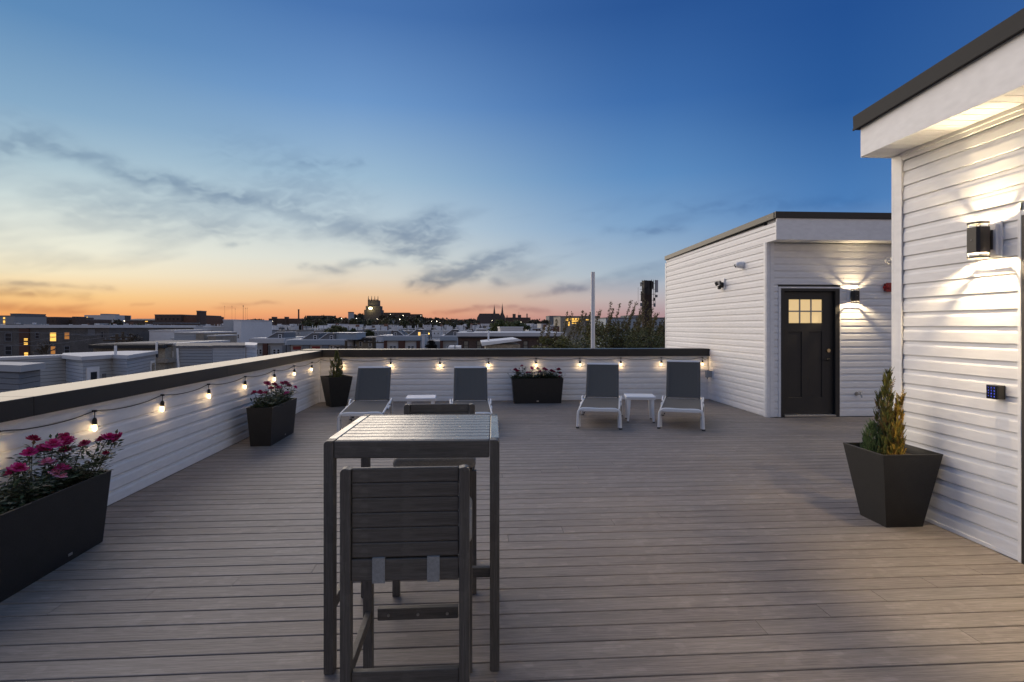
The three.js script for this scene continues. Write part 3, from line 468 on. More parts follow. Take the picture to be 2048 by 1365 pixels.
function barStool(label, pos, turn) { // faces -z; the back stands at +z
  const t = thing('bar_stool', label, 'bar stool', pos, turn, 'bar stools at the table');
  const W = 0.45, D = 0.5, sw = 0.037, sd = 0.045, r = rng(3);
  for (const s of [-1, 1]) { // back legs carry the backrest; tops rounded on the outside
    const sh = new THREE.Shape(); sh.moveTo(0, 0); sh.lineTo(sw, 0); sh.lineTo(sw, 1.0); sh.lineTo(0.018, 1.004); sh.quadraticCurveTo(0, 1.004, 0, 0.984); sh.closePath();
    const g = boxUV(new THREE.ExtrudeGeometry(sh, { depth: sd - 0.006, bevelEnabled: true, bevelSize: 0.003, bevelThickness: 0.003, bevelOffset: -0.003, bevelSegments: 2 })); upright(g).translate(0, 0, 0.003 - sd);
    const m = mesh('leg', g, M.wood, t, s * W / 2, 0, D / 2); m.scale.x = -s;
    mesh('leg', upright(rbox(0.04, 0.69, 0.042, 0.004)), M.wood, t, s * (W / 2 - 0.012), 0.345, -D / 2 + 0.021);
    mesh('seat_rail', rbox(0.024, 0.06, D - sd - 0.044, 0.003), M.wood, t, s * (W / 2 - 0.016), 0.655, -0.002);
    mesh('side_stretcher', rbox(0.024, 0.045, D - sd - 0.044, 0.003), M.wood, t, s * (W / 2 - 0.016), 0.262, -0.002);
  }
  for (let i = 0; i < 6; i++) mesh('back_slat', rbox(W - 2 * sw - 0.002, 0.0519, 0.018, 0.005), M.wood, t, 0, 0.7145 + i * 0.0525, D / 2 - 0.02 + (r() - 0.5) * 0.001);
  mesh('back_rail', rbox(W - 2 * sw - 0.002, 0.077, 0.024, 0.004), M.wood, t, 0, 0.646, D / 2 - 0.018);
  mesh('seat_rail', rbox(W - 0.106, 0.06, 0.024, 0.003), M.wood, t, 0, 0.655, -D / 2 + 0.018);
  for (let i = 0; i < 6; i++) mesh('seat_slat', rbox(W - 0.03, 0.014, 0.066, 0.003), M.wood, t, 0, 0.694, -D / 2 + 0.036 + i * 0.0705);
  mesh('back_stretcher', rbox(W - 2 * sw - 0.002, 0.055, 0.026, 0.003), M.wood, t, 0, 0.262, D / 2 - 0.022);
  mesh('foot_rest', rbox(W - 0.106, 0.05, 0.03, 0.003), M.wood, t, 0, 0.264, -D / 2 + 0.024);
  for (const k of [-0.125, 0.0, 0.125]) mesh('bolt', at(new THREE.CylinderGeometry(0.006, 0.006, 0.006, 12), k, 0.262, -D / 2 + 0.041, Math.PI / 2), M.steel, t);
  // seat cushion with two ties looped round the back rail
  const cg = new RoundedBoxGeometry(W + 0.012, 0.062, D - 0.055, 5, 0.027), p = cg.attributes.position; for (let i = 0; i < p.count; i++) { const x = p.getX(i) / (W / 2), z = p.getZ(i) / (D / 2); if (p.getY(i) > 0) p.setY(i, p.getY(i) + 0.012 * (1 - x * x) * (1 - z * z)); } cg.computeVertexNormals();
  const cu = mesh('cushion', boxUV(cg), M.cushion, t, 0.002, 0.733, -0.03);
  for (const x of [-0.094, 0.096]) mesh('tie', join([at(box(0.044, 0.086, 0.0025), 0, 0, 0.0145), at(box(0.044, 0.003, 0.036), 0, -0.0425, -0.003), at(box(0.044, 0.003, 0.036), 0, 0.043, -0.003)]), M.strap, cu, x, -0.087, D / 2 - 0.018 + 0.03);
  return t;
}
barStool('grey wooden bar stool with its slatted back to the viewer, nearest in the picture', [-0.2425, 0, -2.28], 0);
barStool('grey wooden bar stool on the far side of the slatted table', [-0.222, 0, -3.47], Math.PI);

// ------------------------------------------------------------------ chaise longues
function chaise(label, [x, z], turn, recline) { // foot end at local z = 0, head towards -z
  const t = thing('chaise_longue', label, 'chaise longue', [x, 0, z], turn, 'grey sling chaise longues');
  const w = 0.3, y = 0.272, L = 1.42, hz = -1.36, R = 0.0165;
  mesh('front_leg_frame', tube([[-w - 0.012, 0.012, 0.0], [-w - 0.008, 0.1, 0.0], [-w - 0.004, 0.2, 0], [-w + 0.006, 0.255, 0], [-w + 0.045, 0.283, 0], [0, 0.286, 0], [w - 0.045, 0.283, 0], [w - 0.006, 0.255, 0], [w + 0.004, 0.2, 0], [w + 0.008, 0.1, 0], [w + 0.012, 0.012, 0]], R * 1.25, 60, 10), M.whitePaint, t);
  mesh('front_bar', rbox(2 * w - 0.09, 0.045, 0.02, 0.006), M.whitePaint, t, 0, 0.278, 0.012);
  for (const s of [-1, 1]) {
    mesh('side_rail', tube([[s * (w - 0.01), y + 0.004, -0.02], [s * (w - 0.01), y + 0.006, -0.7], [s * (w - 0.01), y + 0.004, -L - 0.28]], R, 20, 8), M.whitePaint, t);
    mesh('rear_leg', tube([[s * (w + 0.004), y - 0.02, -0.62], [s * (w + 0.014), y - 0.005, -0.8], [s * (w + 0.018), y - 0.03, -1.0], [s * (w + 0.02), 0.12, -1.2], [s * (w + 0.022), 0.012, -1.28]], R, 28, 8), M.whitePaint, t);
    mesh('leg_brace', tube([[s * (w - 0.016), 0.2, 0.0], [s * (w - 0.016), 0.14, -0.06], [s * (w - 0.016), 0.03, -0.1], [s * (w - 0.016), 0.012, -0.1]], R * 0.9, 14, 8), M.whitePaint, t);
    mesh('arm_loop', tube([[s * (w + 0.012), y, hz + 0.34], [s * (w + 0.02), y + 0.05, hz + 0.14], [s * (w + 0.02), y + 0.03, hz], [s * (w + 0.018), y - 0.1, hz - 0.1], [s * (w + 0.018), 0.012, hz - 0.14]], R * 0.85, 24, 8), M.whitePaint, t);
    mesh('foot_cap', at(new THREE.CylinderGeometry(0.024, 0.025, 0.024, 12), s * (w + 0.012), 0.012, 0), M.rubber, t);
    mesh('foot_cap', at(new THREE.CylinderGeometry(0.021, 0.022, 0.02, 12), s * (w + 0.022), 0.01, -1.28), M.rubber, t);
    mesh('foot_cap', at(new THREE.CylinderGeometry(0.02, 0.021, 0.02, 12), s * (w + 0.018), 0.01, hz - 0.14), M.rubber, t);
  }
  mesh('rear_bar', tube([[-w + 0.01, y, -L - 0.28], [0, y, -L - 0.28], [w - 0.01, y, -L - 0.28]], R, 4, 8), M.whitePaint, t);
  const sag = (g, len) => { const p = g.attributes.position; for (let i = 0; i < p.count; i++) { const a = p.getX(i) / (w - 0.03), b = p.getZ(i) / (len / 2); p.setY(i, p.getY(i) - 0.014 * (1 - a * a) * (1 - b * b)); } g.computeVertexNormals(); return boxUV(g); };
  mesh('seat_sling', sag(new THREE.BoxGeometry(2 * w - 0.045, 0.006, -hz - 0.05, 10, 1, 14), -hz - 0.05), M.sling, t, 0, y + 0.018, (hz - 0.05) / 2 + 0.012);
  const b = new THREE.Group(); b.name = 'backrest'; b.position.set(0, y + 0.012, hz); b.rotation.x = recline; t.add(b);
  const bl = 0.70;
  mesh('back_sling', sag(new THREE.BoxGeometry(2 * w - 0.1, 0.006, bl - 0.03, 10, 1, 12), bl), M.slingDark, b, 0, 0.012, -bl / 2 - 0.004);
  for (const s of [-1, 1]) mesh('sling_hem', rbox(0.036, 0.012, bl - 0.03, 0.004), M.sling, b, s * (w - 0.056), 0.012, -bl / 2 - 0.004);
  for (const s of [-1, 1]) mesh('back_rail', tube([[s * (w - 0.036), 0, 0.01], [s * (w - 0.036), 0, -bl]], R * 0.9, 6, 8), M.sling, b);
  mesh('head_bar', rbox(2 * w - 0.052, 0.03, 0.036, 0.01), M.whitePaint, b, 0, 0.002, -bl - 0.01);
  mesh('support_bar', tube([[-w + 0.06, -0.01, -0.42], [-w + 0.06, -0.1, -0.3], [0, -0.12, -0.28], [w - 0.06, -0.1, -0.3], [w - 0.06, -0.01, -0.42]], 0.009, 24, 6), M.whitePaint, b);
  return t;
}
chaise('leftmost grey sling chaise longue, turned away to the left behind the bar table', [-1.57, -8.1], 4 * Math.PI / 180, 0.80);
chaise('grey sling chaise longue directly behind the bar table, second from the left', [-0.05, -7.98], 0.6 * Math.PI / 180, 0.80);
chaise('grey sling chaise longue just left of the right-hand white side table', [1.815, -8.3], -14.5 * Math.PI / 180, 0.87);
chaise('rightmost grey sling chaise longue with its back raised highest', [2.985, -8.15], -21.5 * Math.PI / 180, 1.02);

function sideTable(label, [x, z], turn) {
  const t = thing('side_table', label, 'side table', [x, 0, z], turn, 'white plastic side tables');
  mesh('table_top', join([rbox(0.46, 0.03, 0.42, 0.012, 3), at(rbox(0.44, 0.03, 0.4, 0.008), 0, -0.022, 0)]), M.whitePlastic, t, 0, 0.39, 0);
  for (const sx of [-1, 1]) for (const sz of [-1, 1]) {
    const g = new THREE.BoxGeometry(0.05, 0.365, 0.05, 1, 6, 1), p = g.attributes.position; for (let i = 0; i < p.count; i++) { const k = (0.1825 - p.getY(i)) / 0.365, s = 1 - 0.42 * k; p.setX(i, p.getX(i) * s + sx * 0.018 * k * k); p.setZ(i, p.getZ(i) * s + sz * 0.012 * k * k); } g.computeVertexNormals();
    mesh('leg', boxUV(g), M.whitePlastic, t, sx * 0.18, 0.1825 + 0.012, sz * 0.16); mesh('foot_cap', box(0.032, 0.014, 0.032), M.rubber, t, sx * 0.198, 0.007, sz * 0.172);
  }
}
sideTable('white plastic side table between the two right-hand chaise longues', [2.62, -8.99], -10 * Math.PI / 180);
sideTable('white plastic side table between the two left-hand chaise longues', [-0.83, -9.04], 2 * Math.PI / 180);

// ------------------------------------------------------------------ planters
function planterShell(tw, td, bw, bd, h, th = 0.014) {
  const L = [[bw, bd, 0], [tw, td, h], [tw - 2 * th, td - 2 * th, h], [bw - 2 * th + 0.02, bd - 2 * th + 0.02, 0.06]].map(([w, d, y]) => [[-w / 2, y, -d / 2], [w / 2, y, -d / 2], [w / 2, y, d / 2], [-w / 2, y, d / 2]]);
  const pos = [], uv = []; const quad = (a, b, c, d) => { for (const p of [a, b, c, a, c, d]) { pos.push(...p); uv.push(p[0] + p[2], p[1]); } };
  for (let k = 0; k < 3; k++) for (let i = 0; i < 4; i++) { const j = (i + 1) % 4; quad(L[k][j], L[k][i], L[k + 1][i], L[k + 1][j]); }
  quad(L[0][0], L[0][1], L[0][2], L[0][3]); quad(L[3][3], L[3][2], L[3][1], L[3][0]);
  const g = new THREE.BufferGeometry(); g.setAttribute('position', new THREE.Float32BufferAttribute(pos, 3)); g.setAttribute('uv', new THREE.Float32BufferAttribute(uv, 2)); g.computeVertexNormals(); return g;
}
function planter(label, pos, turn, [tw, td, bw, bd, h], tag, group) {
  const t = thing('planter', label, 'planter', pos, turn, group);
  mesh('shell', planterShell(tw, td, bw, bd, h), M.black, t);
  mesh('rim', join([[tw, 0.012, 0, td / 2 - 0.006], [tw, 0.012, 0, -td / 2 + 0.006]].map(([a, b, x, z]) => at(rbox(a, 0.01, b + 0.004, 0.002), x, h, z)).concat([[-1], [1]].map(([s]) => at(rbox(0.016, 0.01, td - 0.03, 0.002), s * (tw / 2 - 0.006), h, 0)))), M.black, t);
  const sg = new THREE.PlaneGeometry(tw - 0.05, td - 0.05, 14, 10).rotateX(-Math.PI / 2), sp = sg.attributes.position; for (let i = 0; i < sp.count; i++) sp.setY(i, 0.022 * (fbm(sp.getX(i) * 14 + 9, sp.getZ(i) * 14 + 5, 3) - 0.5)); sg.computeVertexNormals();
  mesh('soil', sg, M.soil, t, 0, h - 0.055, 0);
  if (tag) { const m = mesh('maker_tag', rbox(0.04, 0.016, 0.003, 0.001), M.steel, t, tag[0], 0.045, tag[1]); m.rotation.set(tag[3] || 0, tag[2] || 0, 0, 'YXZ'); }
  return t;
}
const TROUGH = [1.0, 0.315, 0.92, 0.246, 0.482], SQUARE = [0.46, 0.46, 0.287, 0.287, 0.555];
const lean = Math.atan((0.315 - 0.246) / 2 / 0.482);
planter('long black planter of roses at the left edge, nearest the viewer', [-2.7, 0, -3.72], Math.PI / 2 + 0.02, TROUGH, [0.12, 0.1285, 0, -lean], 'black trough planters');
planter('long black planter of roses halfway along the left parapet', [-2.67, 0, -7.83], Math.PI / 2, TROUGH, [0.09, 0.1285, 0, -lean], 'black trough planters');
planter('long black planter of roses against the back parapet', [1.225, 0, -11.235], 0, TROUGH, [0.0, 0.1285, 0, -lean], 'black trough planters');
planter('tapered square black planter against the near right wall', [3.205, 0, -4.235], 0, SQUARE, null, 'tapered square planters');
planter('tapered square black planter in the corner where the two parapets meet', [-2.6, 0, -11.03], 33 * Math.PI / 180, SQUARE, [-0.146, 0.05, -Math.PI / 2, 0], 'tapered square planters');

// ------------------------------------------------------------------ plants
// leaf blades: a list of [position, direction, side, length, width, colour] becomes one geometry of small folded diamonds
function blades(list) {
  const pos = new Float32Array(list.length * 12 * 1.5), col = new Float32Array(list.length * 12 * 1.5); let o = 0;
  const tmp = new THREE.Vector3(), nrm = new THREE.Vector3();
  for (const [p, d, s, l, w, c] of list) {
    nrm.crossVectors(d, s).normalize();
    const a = [p.x, p.y, p.z], b = [p.x + d.x * l * 0.45 + s.x * w + nrm.x * w * 0.3, p.y + d.y * l * 0.45 + s.y * w + nrm.y * w * 0.3, p.z + d.z * l * 0.45 + s.z * w + nrm.z * w * 0.3], e = [p.x + d.x * l, p.y + d.y * l, p.z + d.z * l], f = [p.x + d.x * l * 0.45 - s.x * w + nrm.x * w * 0.3, p.y + d.y * l * 0.45 - s.y * w + nrm.y * w * 0.3, p.z + d.z * l * 0.45 - s.z * w + nrm.z * w * 0.3];
    for (const v of [a, b, e, a, e, f]) { pos[o] = v[0]; pos[o + 1] = v[1]; pos[o + 2] = v[2]; col[o] = c[0]; col[o + 1] = c[1]; col[o + 2] = c[2]; o += 3; }
  }
  const g = new THREE.BufferGeometry(); g.setAttribute('position', new THREE.BufferAttribute(pos.subarray(0, o), 3)); g.setAttribute('color', new THREE.BufferAttribute(col.subarray(0, o), 3)); g.computeVertexNormals(); return g;
}
const leafMat = new THREE.MeshPhysicalMaterial({ color: rgb(1, 1, 1), vertexColors: true, roughness: 0.6, side: THREE.DoubleSide, transmission: 0.25, thickness: 0 });
const needleMat = new THREE.MeshStandardMaterial({ color: rgb(1, 1, 1), vertexColors: true, roughness: 0.8, side: THREE.DoubleSide });
const stemMat = mat(0.05, 0.055, 0.03, 0.8), barkMat = mat(0.07, 0.055, 0.04, 0.95);
const V = (x, y, z) => new THREE.Vector3(x, y, z);
const rv = (r) => V(r() - 0.5, r() - 0.5, r() - 0.5).normalize();
// a rose: rings of cupped petals, each opening wider than the one inside it
function roseGeo(seed) {
  const r = rng(seed), pos = [], col = [];
  const petal = (a, tilt, len, wid, y0, k) => {
    const n = 3, m = 4, grid = [];
    for (let i = 0; i <= n; i++) { const row = []; for (let j = 0; j <= m; j++) { const u = i / n, v = j / m - 0.5, ww = wid * Math.sin(Math.PI * (0.22 + 0.62 * u)) * 2 * v, out = 0.1 * len + len * u * Math.sin(tilt) + len * 0.32 * u * u * Math.sin(tilt), up = y0 + len * u * Math.cos(tilt) - len * 0.3 * u * u * u * tilt - 0.6 * ww * ww / wid; const x = out, z = ww; row.push([Math.cos(a) * x - Math.sin(a) * z, up, Math.sin(a) * x + Math.cos(a) * z, u]); } grid.push(row); }
    for (let i = 0; i < n; i++) for (let j = 0; j < m; j++) for (const q of [grid[i][j], grid[i + 1][j], grid[i + 1][j + 1], grid[i][j], grid[i + 1][j + 1], grid[i][j + 1]]) { pos.push(q[0], q[1], q[2]); const c = 0.86 + 0.28 * k; col.push(c, c, c); }
  };
  [[4, 0.1, 0.66, 0.26], [5, 0.38, 0.8, 0.4], [6, 0.7, 0.9, 0.5], [7, 1.05, 0.95, 0.52]].forEach(([n, tilt, len, wid], ring) => { const o = r() * 6; for (let i = 0; i < n; i++) petal(o + (i / n) * 6.283 + (r() - 0.5) * 0.2, tilt + (r() - 0.5) * 0.25, len * (0.9 + 0.2 * r()), wid, -0.06 * ring, r()); });
  const g = new THREE.BufferGeometry(); g.setAttribute('position', new THREE.Float32BufferAttribute(pos, 3)); g.setAttribute('color', new THREE.Float32BufferAttribute(col, 3)); g.computeVertexNormals(); return g;
}
const ROSES = [roseGeo(1), roseGeo(2), roseGeo(3), roseGeo(4)];
const petalMats = [[0.58, 0.018, 0.2], [0.4, 0.012, 0.09], [0.66, 0.07, 0.3], [0.8, 0.3, 0.46]].map(([a, b, c]) => new THREE.MeshPhysicalMaterial({ color: rgb(a, b, c), vertexColors: true, roughness: 0.6, side: THREE.DoubleSide, transmission: 0.2, thickness: 0 }));
function roseBush(label, pos, turn, seed, heads, len = 0.9, density = 1, bloom = 1.12) { // heads: [x along the trough, height above soil, z across, petal tone, size]
  const r = rng(seed), t = thing('rose_bush', label, 'rose bush', pos, turn, 'rose bushes in the black troughs'), stems = [], leaves = [];
  const dark = () => { const k = 0.55 + 0.9 * r(); return r() < 0.06 ? [0.10 * k, 0.055 * k, 0.014 * k] : [0.045 * k, 0.075 * k, 0.027 * k]; };
  const leafSpray = (p, dir, n, size) => { // a pinnate leaf: pairs of leaflets and one at the tip
    for (let i = 0; i < n; i++) { const q = p.clone().addScaledVector(dir, size * (0.5 + i * 0.62)), side = V(0, 1, 0).cross(dir).normalize(); if (side.lengthSq() < 0.1) side.set(1, 0, 0); for (const s of i === n - 1 ? [0] : [-1, 1]) { const d = dir.clone().multiplyScalar(s ? 0.35 : 1).addScaledVector(side, s).add(V(0, -0.15 + r() * 0.35, 0)).normalize(), sd = V(r() - 0.5, 1, r() - 0.5).cross(d).normalize(); leaves.push([q, d, sd, size * (0.9 + 0.5 * r()), size * 0.27, dark()]); } }
  };
  const stem = (a, b, rad, n) => { const m = a.clone().lerp(b, 0.5).add(V((r() - 0.5) * 0.05, 0.03, (r() - 0.5) * 0.05)); const c = new THREE.QuadraticBezierCurve3(a, m, b); stems.push(new THREE.TubeGeometry(c, 6, rad, 5)); for (let i = 0; i < n; i++) { const k = 0.15 + 0.8 * r(), p = c.getPoint(k), d = rv(r); d.y = Math.abs(d.y) * 0.5 - 0.1; d.normalize(); leafSpray(p, d, 2 + ((r() * 2) | 0), 0.031 + 0.014 * r()); } };
  for (const [x, y, z, tone, size] of heads) {
    const b = V(x, y, z); stem(V(x * 0.82 + (r() - 0.5) * 0.1, -0.01, z * 0.4 + (r() - 0.5) * 0.08), b, 0.0028, Math.round(12 * density));
    const m = mesh('blossom', ROSES[(r() * 4) | 0], petalMats[tone], t, b.x, b.y, b.z); m.scale.setScalar(size * bloom); m.rotation.set((r() - 0.5) * 0.9, r() * 6, (r() - 0.5) * 0.9);
  }
  for (let i = 0; i < 95 * density; i++) { const a = V((r() - 0.5) * len, -0.01, (r() - 0.5) * 0.16), b = a.clone().add(V((r() - 0.5) * 0.14, 0.06 + 0.15 * r() * r() + 0.02, (r() - 0.5) * 0.16)); stem(a, b, 0.0018, 5); }
  mesh('stems', join(stems), stemMat, t); const f = mesh('foliage', blades(leaves), leafMat, t); f.userData.kind = 'stuff';
  return t;
}
// heads placed to the photograph's blossoms; the trough's local x runs away from the viewer along the parapet (turned 90 degrees: local +x is -z)
roseBush('rose bush with many magenta and pink blooms in the nearest trough', [-2.7, 0.427, -3.72], Math.PI / 2, 11, [
  [0.46, 0.30, 0.21, 0, 0.034], [0.44, 0.305, 0.17, 0, 0.04], [0.42, 0.295, 0.13, 1, 0.028], [0.42, 0.2, 0.16, 1, 0.018], [0.30, 0.31, -0.02, 0, 0.042], [0.33, 0.325, -0.05, 1, 0.04], [0.27, 0.3, -0.01, 0, 0.04], [0.36, 0.28, 0.06, 1, 0.03], [0.2, 0.31, -0.03, 0, 0.042], [0.2, 0.285, -0.09, 1, 0.036],
  [0.2, 0.345, -0.15, 1, 0.034], [0.12, 0.275, -0.12, 0, 0.036], [0.13, 0.205, -0.02, 3, 0.042], [0.14, 0.165, 0.06, 2, 0.042], [0.11, 0.135, 0.06, 3, 0.04], [0.02, 0.2, -0.1, 2, 0.034], [-0.04, 0.2, -0.1, 0, 0.036], [-0.15, 0.24, 0.02, 0, 0.04], [-0.3, 0.27, -0.05, 1, 0.04], [-0.4, 0.2, 0.05, 2, 0.036], [0.3, 0.25, -0.03, 0, 0.03]], 0.9, 1.25);
roseBush('rose bush with red and magenta blooms in the middle trough by the left parapet', [-2.67, 0.427, -7.83], Math.PI / 2, 12, [
  [-0.4, 0.24, -0.1, 1, 0.045], [-0.33, 0.235, -0.05, 1, 0.045], [-0.05, 0.32, -0.06, 1, 0.05], [0.0, 0.3, 0.02, 1, 0.045], [-0.08, 0.26, 0.0, 1, 0.045], [0.02, 0.26, 0.06, 0, 0.04], [-0.1, 0.2, -0.06, 1, 0.04], [0.12, 0.17, 0.13, 2, 0.045], [0.2, 0.3, 0.05, 1, 0.034], [0.3, 0.29, 0.07, 1, 0.045], [0.34, 0.25, 0.1, 1, 0.04], [0.42, 0.22, 0.16, 0, 0.034], [0.22, 0.23, 0.02, 1, 0.034]], 0.9, 1.2, 0.88);
roseBush('rose bush with crimson blooms in the trough at the back parapet', [1.225, 0.427, -11.235], 0, 13, [
  [-0.43, 0.2, 0.02, 1, 0.05], [-0.39, 0.18, 0.05, 1, 0.045], [-0.3, 0.26, 0.0, 1, 0.045], [-0.2, 0.15, 0.06, 1, 0.045], [-0.15, 0.15, 0.05, 0, 0.04], [-0.1, 0.22, 0.02, 0, 0.05], [0.02, 0.22, 0.02, 0, 0.045], [0.05, 0.17, 0.08, 1, 0.045], [0.14, 0.21, 0.03, 1, 0.06], [0.18, 0.19, 0.06, 1, 0.05], [0.28, 0.18, 0.04, 1, 0.055], [0.33, 0.16, 0.05, 1, 0.04], [0.42, 0.2, 0.03, 1, 0.055], [0.45, 0.14, 0.05, 1, 0.05], [0.44, 0.08, 0.06, 1, 0.04]].map(([a, b, c, d, e]) => [a, b * 1.15, c, d, e]), 0.9, 1.15, 0.72);

// conifers: a leader with upswept flat sprays
function conifer(label, pos, plumes, seed) { // plumes: [x, z, height, radius, sprays, tones], several leaders of one plant
  const r = rng(seed), t = thing('dwarf_conifer', label, 'conifer', pos, 0, 'young conifers in planters'), list = [], stems = [];
  for (const [px, pz, h, rad, n, tones] of plumes) {
    stems.push(new THREE.CylinderGeometry(0.003, 0.009, h * 0.92, 6).translate(px, h * 0.46, pz));
    const lean = V(px * 0.5, 0, pz * 0.5);
    for (let i = 0; i < n; i++) {
      const k = Math.pow(r(), 1.1), branch = Math.floor(k * 11), ba = branch * 2.4 + seed + (r() - 0.5) * 1.5, a = r() < 0.55 ? ba : r() * 6.283, y = h * (0.02 + 0.93 * k);
      const prof = rad * (0.05 + 0.95 * Math.pow(1 - k, 0.85)) * (k < 0.1 ? 0.6 + 4 * k : 1) * (0.55 + 0.6 * vnoise(k * 9 + seed, px * 50 + 7)), rr = prof * (0.2 + 0.8 * Math.sqrt(r()));
      const base = V(px + Math.cos(a) * rr, y - 0.02, pz + Math.sin(a) * rr).addScaledVector(lean, k), dir = V(Math.cos(a) * 0.6, 1.1 + 0.7 * r(), Math.sin(a) * 0.6).normalize(), sl = 0.026 + 0.05 * r() * r(), side = V(-Math.sin(a) + (r() - 0.5), (r() - 0.5) * 0.6, Math.cos(a) + (r() - 0.5)).normalize();
      const tone = tones[(r() * tones.length) | 0], kk = 0.65 + 0.7 * r(), c = [tone[0] * kk, tone[1] * kk, tone[2] * kk];
      for (let j = 0; j < 8; j++) { const q = base.clone().addScaledVector(dir, sl * j / 7), d = dir.clone().addScaledVector(side, (j % 2 ? 1 : -1) * (0.8 - 0.07 * j)).normalize(); list.push([q, d, V(0, 0, 0).crossVectors(d, side).normalize().lerp(side, 0.4).normalize(), sl * (0.42 - 0.035 * j) + 0.005, 0.0032, c]); }
      list.push([base, dir, side, sl * 1.1, 0.0024, c]);
    }
  }
  mesh('stem', join(stems), barkMat, t); const f = mesh('foliage', blades(list), needleMat, t); f.userData.kind = 'stuff';
}
const LAMPLIT_GOLD = [[0.46, 0.3, 0.045], [0.36, 0.26, 0.04], [0.15, 0.15, 0.03], [0.2, 0.11, 0.03]], OLIVE = [[0.11, 0.13, 0.03], [0.15, 0.14, 0.03], [0.09, 0.12, 0.035], [0.16, 0.1, 0.03]], DEEP = [[0.06, 0.11, 0.045], [0.08, 0.13, 0.055]], MID = [[0.08, 0.12, 0.04], [0.11, 0.14, 0.04], [0.15, 0.13, 0.04]];  // gold tones put the wall lamp's glow into the needle colour
conifer('tall narrow golden-green conifer, its right side painted lamplit gold, in the square planter by the near right wall', [3.19, 0.49, -4.25], [[0, 0, 0.7, 0.085, 700, OLIVE], [0.045, 0.03, 0.5, 0.06, 380, LAMPLIT_GOLD], [0.06, -0.02, 0.36, 0.06, 320, LAMPLIT_GOLD], [-0.03, 0.035, 0.42, 0.06, 340, OLIVE], [0.01, 0.06, 0.3, 0.06, 300, LAMPLIT_GOLD], [-0.01, -0.05, 0.52, 0.06, 260, OLIVE]], 21);
conifer('small dark green conifer left of the tall golden-green one', [3.085, 0.49, -4.29], [[0, 0, 0.27, 0.075, 260, DEEP], [0.03, 0.03, 0.2, 0.06, 160, DEEP], [-0.035, 0.01, 0.19, 0.05, 140, DEEP]], 22);
conifer('slim green conifer in the corner planter', [-2.6, 0.49, -11.03], [[0, 0, 0.58, 0.1, 500, MID], [0.06, 0.03, 0.42, 0.08, 260, MID], [-0.05, 0.04, 0.38, 0.08, 260, MID], [0.02, -0.05, 0.46, 0.08, 200, MID]], 23);

// vent pipe standing behind the back parapet
{ const [x] = onZ(1186, 600, -12.15), t = thing('vent_pipe', 'tall white vent pipe standing just behind the back parapet', 'pipe', [x, 0.5, -12.15]); mesh('pipe', at(new THREE.CylinderGeometry(0.043, 0.043, 2.16, 24, 1, true), 0, 1.08, 0), new THREE.MeshStandardMaterial({ color: rgb(0.7, 0.71, 0.73), roughness: 0.35, side: THREE.DoubleSide }), t); mesh('flashing', at(new THREE.CylinderGeometry(0.06, 0.12, 0.1, 20, 1, true), 0, 0.02, 0), M.grey, t); }

// ------------------------------------------------------------------ the city beyond: every building at its own distance
const wallTones = {
  white: mat(0.74, 0.75, 0.77, 0.7), pale: mat(0.6, 0.61, 0.63, 0.75), grey: mat(0.43, 0.445, 0.465, 0.75), mid: mat(0.31, 0.32, 0.335, 0.75), slate: mat(0.15, 0.16, 0.18, 0.7), dark: mat(0.15, 0.145, 0.142, 0.85), beige: mat(0.36, 0.33, 0.27, 0.85), tan: mat(0.42, 0.38, 0.32, 0.85),
  brick: mat(0.22, 0.12, 0.085, 0.9), brickDark: mat(0.13, 0.09, 0.075, 0.9), rust: mat(0.1, 0.045, 0.034, 0.8), stack: mat(0.05, 0.032, 0.027, 0.9), stone: mat(0.14, 0.12, 0.11, 0.9), red: mat(0.22, 0.03, 0.03, 0.7), roof: mat(0.62, 0.63, 0.65, 0.6), roofDark: mat(0.2, 0.2, 0.21, 0.8), whiteTrim: mat(0.75, 0.77, 0.8, 0.5), cornice: mat(0.02, 0.02, 0.022, 0.6), blue: mat(0.32, 0.38, 0.44, 0.7), pane: mat(0.02, 0.025, 0.032, 0.12), far: mat(0.1, 0.085, 0.09, 0.95),
};
const litWin = new THREE.MeshStandardMaterial({ color: rgb(0.4, 0.3, 0.1), emissive: rgb(1, 0.55, 0.1), emissiveIntensity: 0.95, roughness: 0.4 });
const dimWin = new THREE.MeshStandardMaterial({ color: rgb(0.3, 0.2, 0.1), emissive: rgb(0.6, 0.22, 0.03), emissiveIntensity: 0.4, roughness: 0.4 });
const whiteGlow = new THREE.MeshStandardMaterial({ color: rgb(1, 1, 1), emissive: rgb(1, 0.86, 0.62), emissiveIntensity: 7, roughness: 0.4 });
const GROUND = -10.4;
// lapped cladding on near neighbours
const lapBump = texture(64, 256, (u, v) => { const k = (v * 8) % 1; return 0.25 + 0.75 * (1 - k) * (k < 0.06 ? k / 0.06 : 1); });
for (const k of ['grey', 'mid', 'pale', 'white', 'slate', 'blue']) { const m = wallTones[k + 'Lap'] = wallTones[k].clone(); m.bumpMap = rep(lapBump, 1, 0.9); m.bumpScale = 0.06; m.map = rep(T_vinylTone, 0.2, 0.3); }
for (const k of ['brick', 'brickDark', 'stone', 'beige', 'tan', 'dark', 'roofDark']) wallTones[k].map = rep(T_speckle, 0.35, 0.35);
for (const k of ['roof', 'white', 'pale', 'grey', 'mid']) wallTones[k].map = rep(T_vinylTone, 0.12, 0.12);

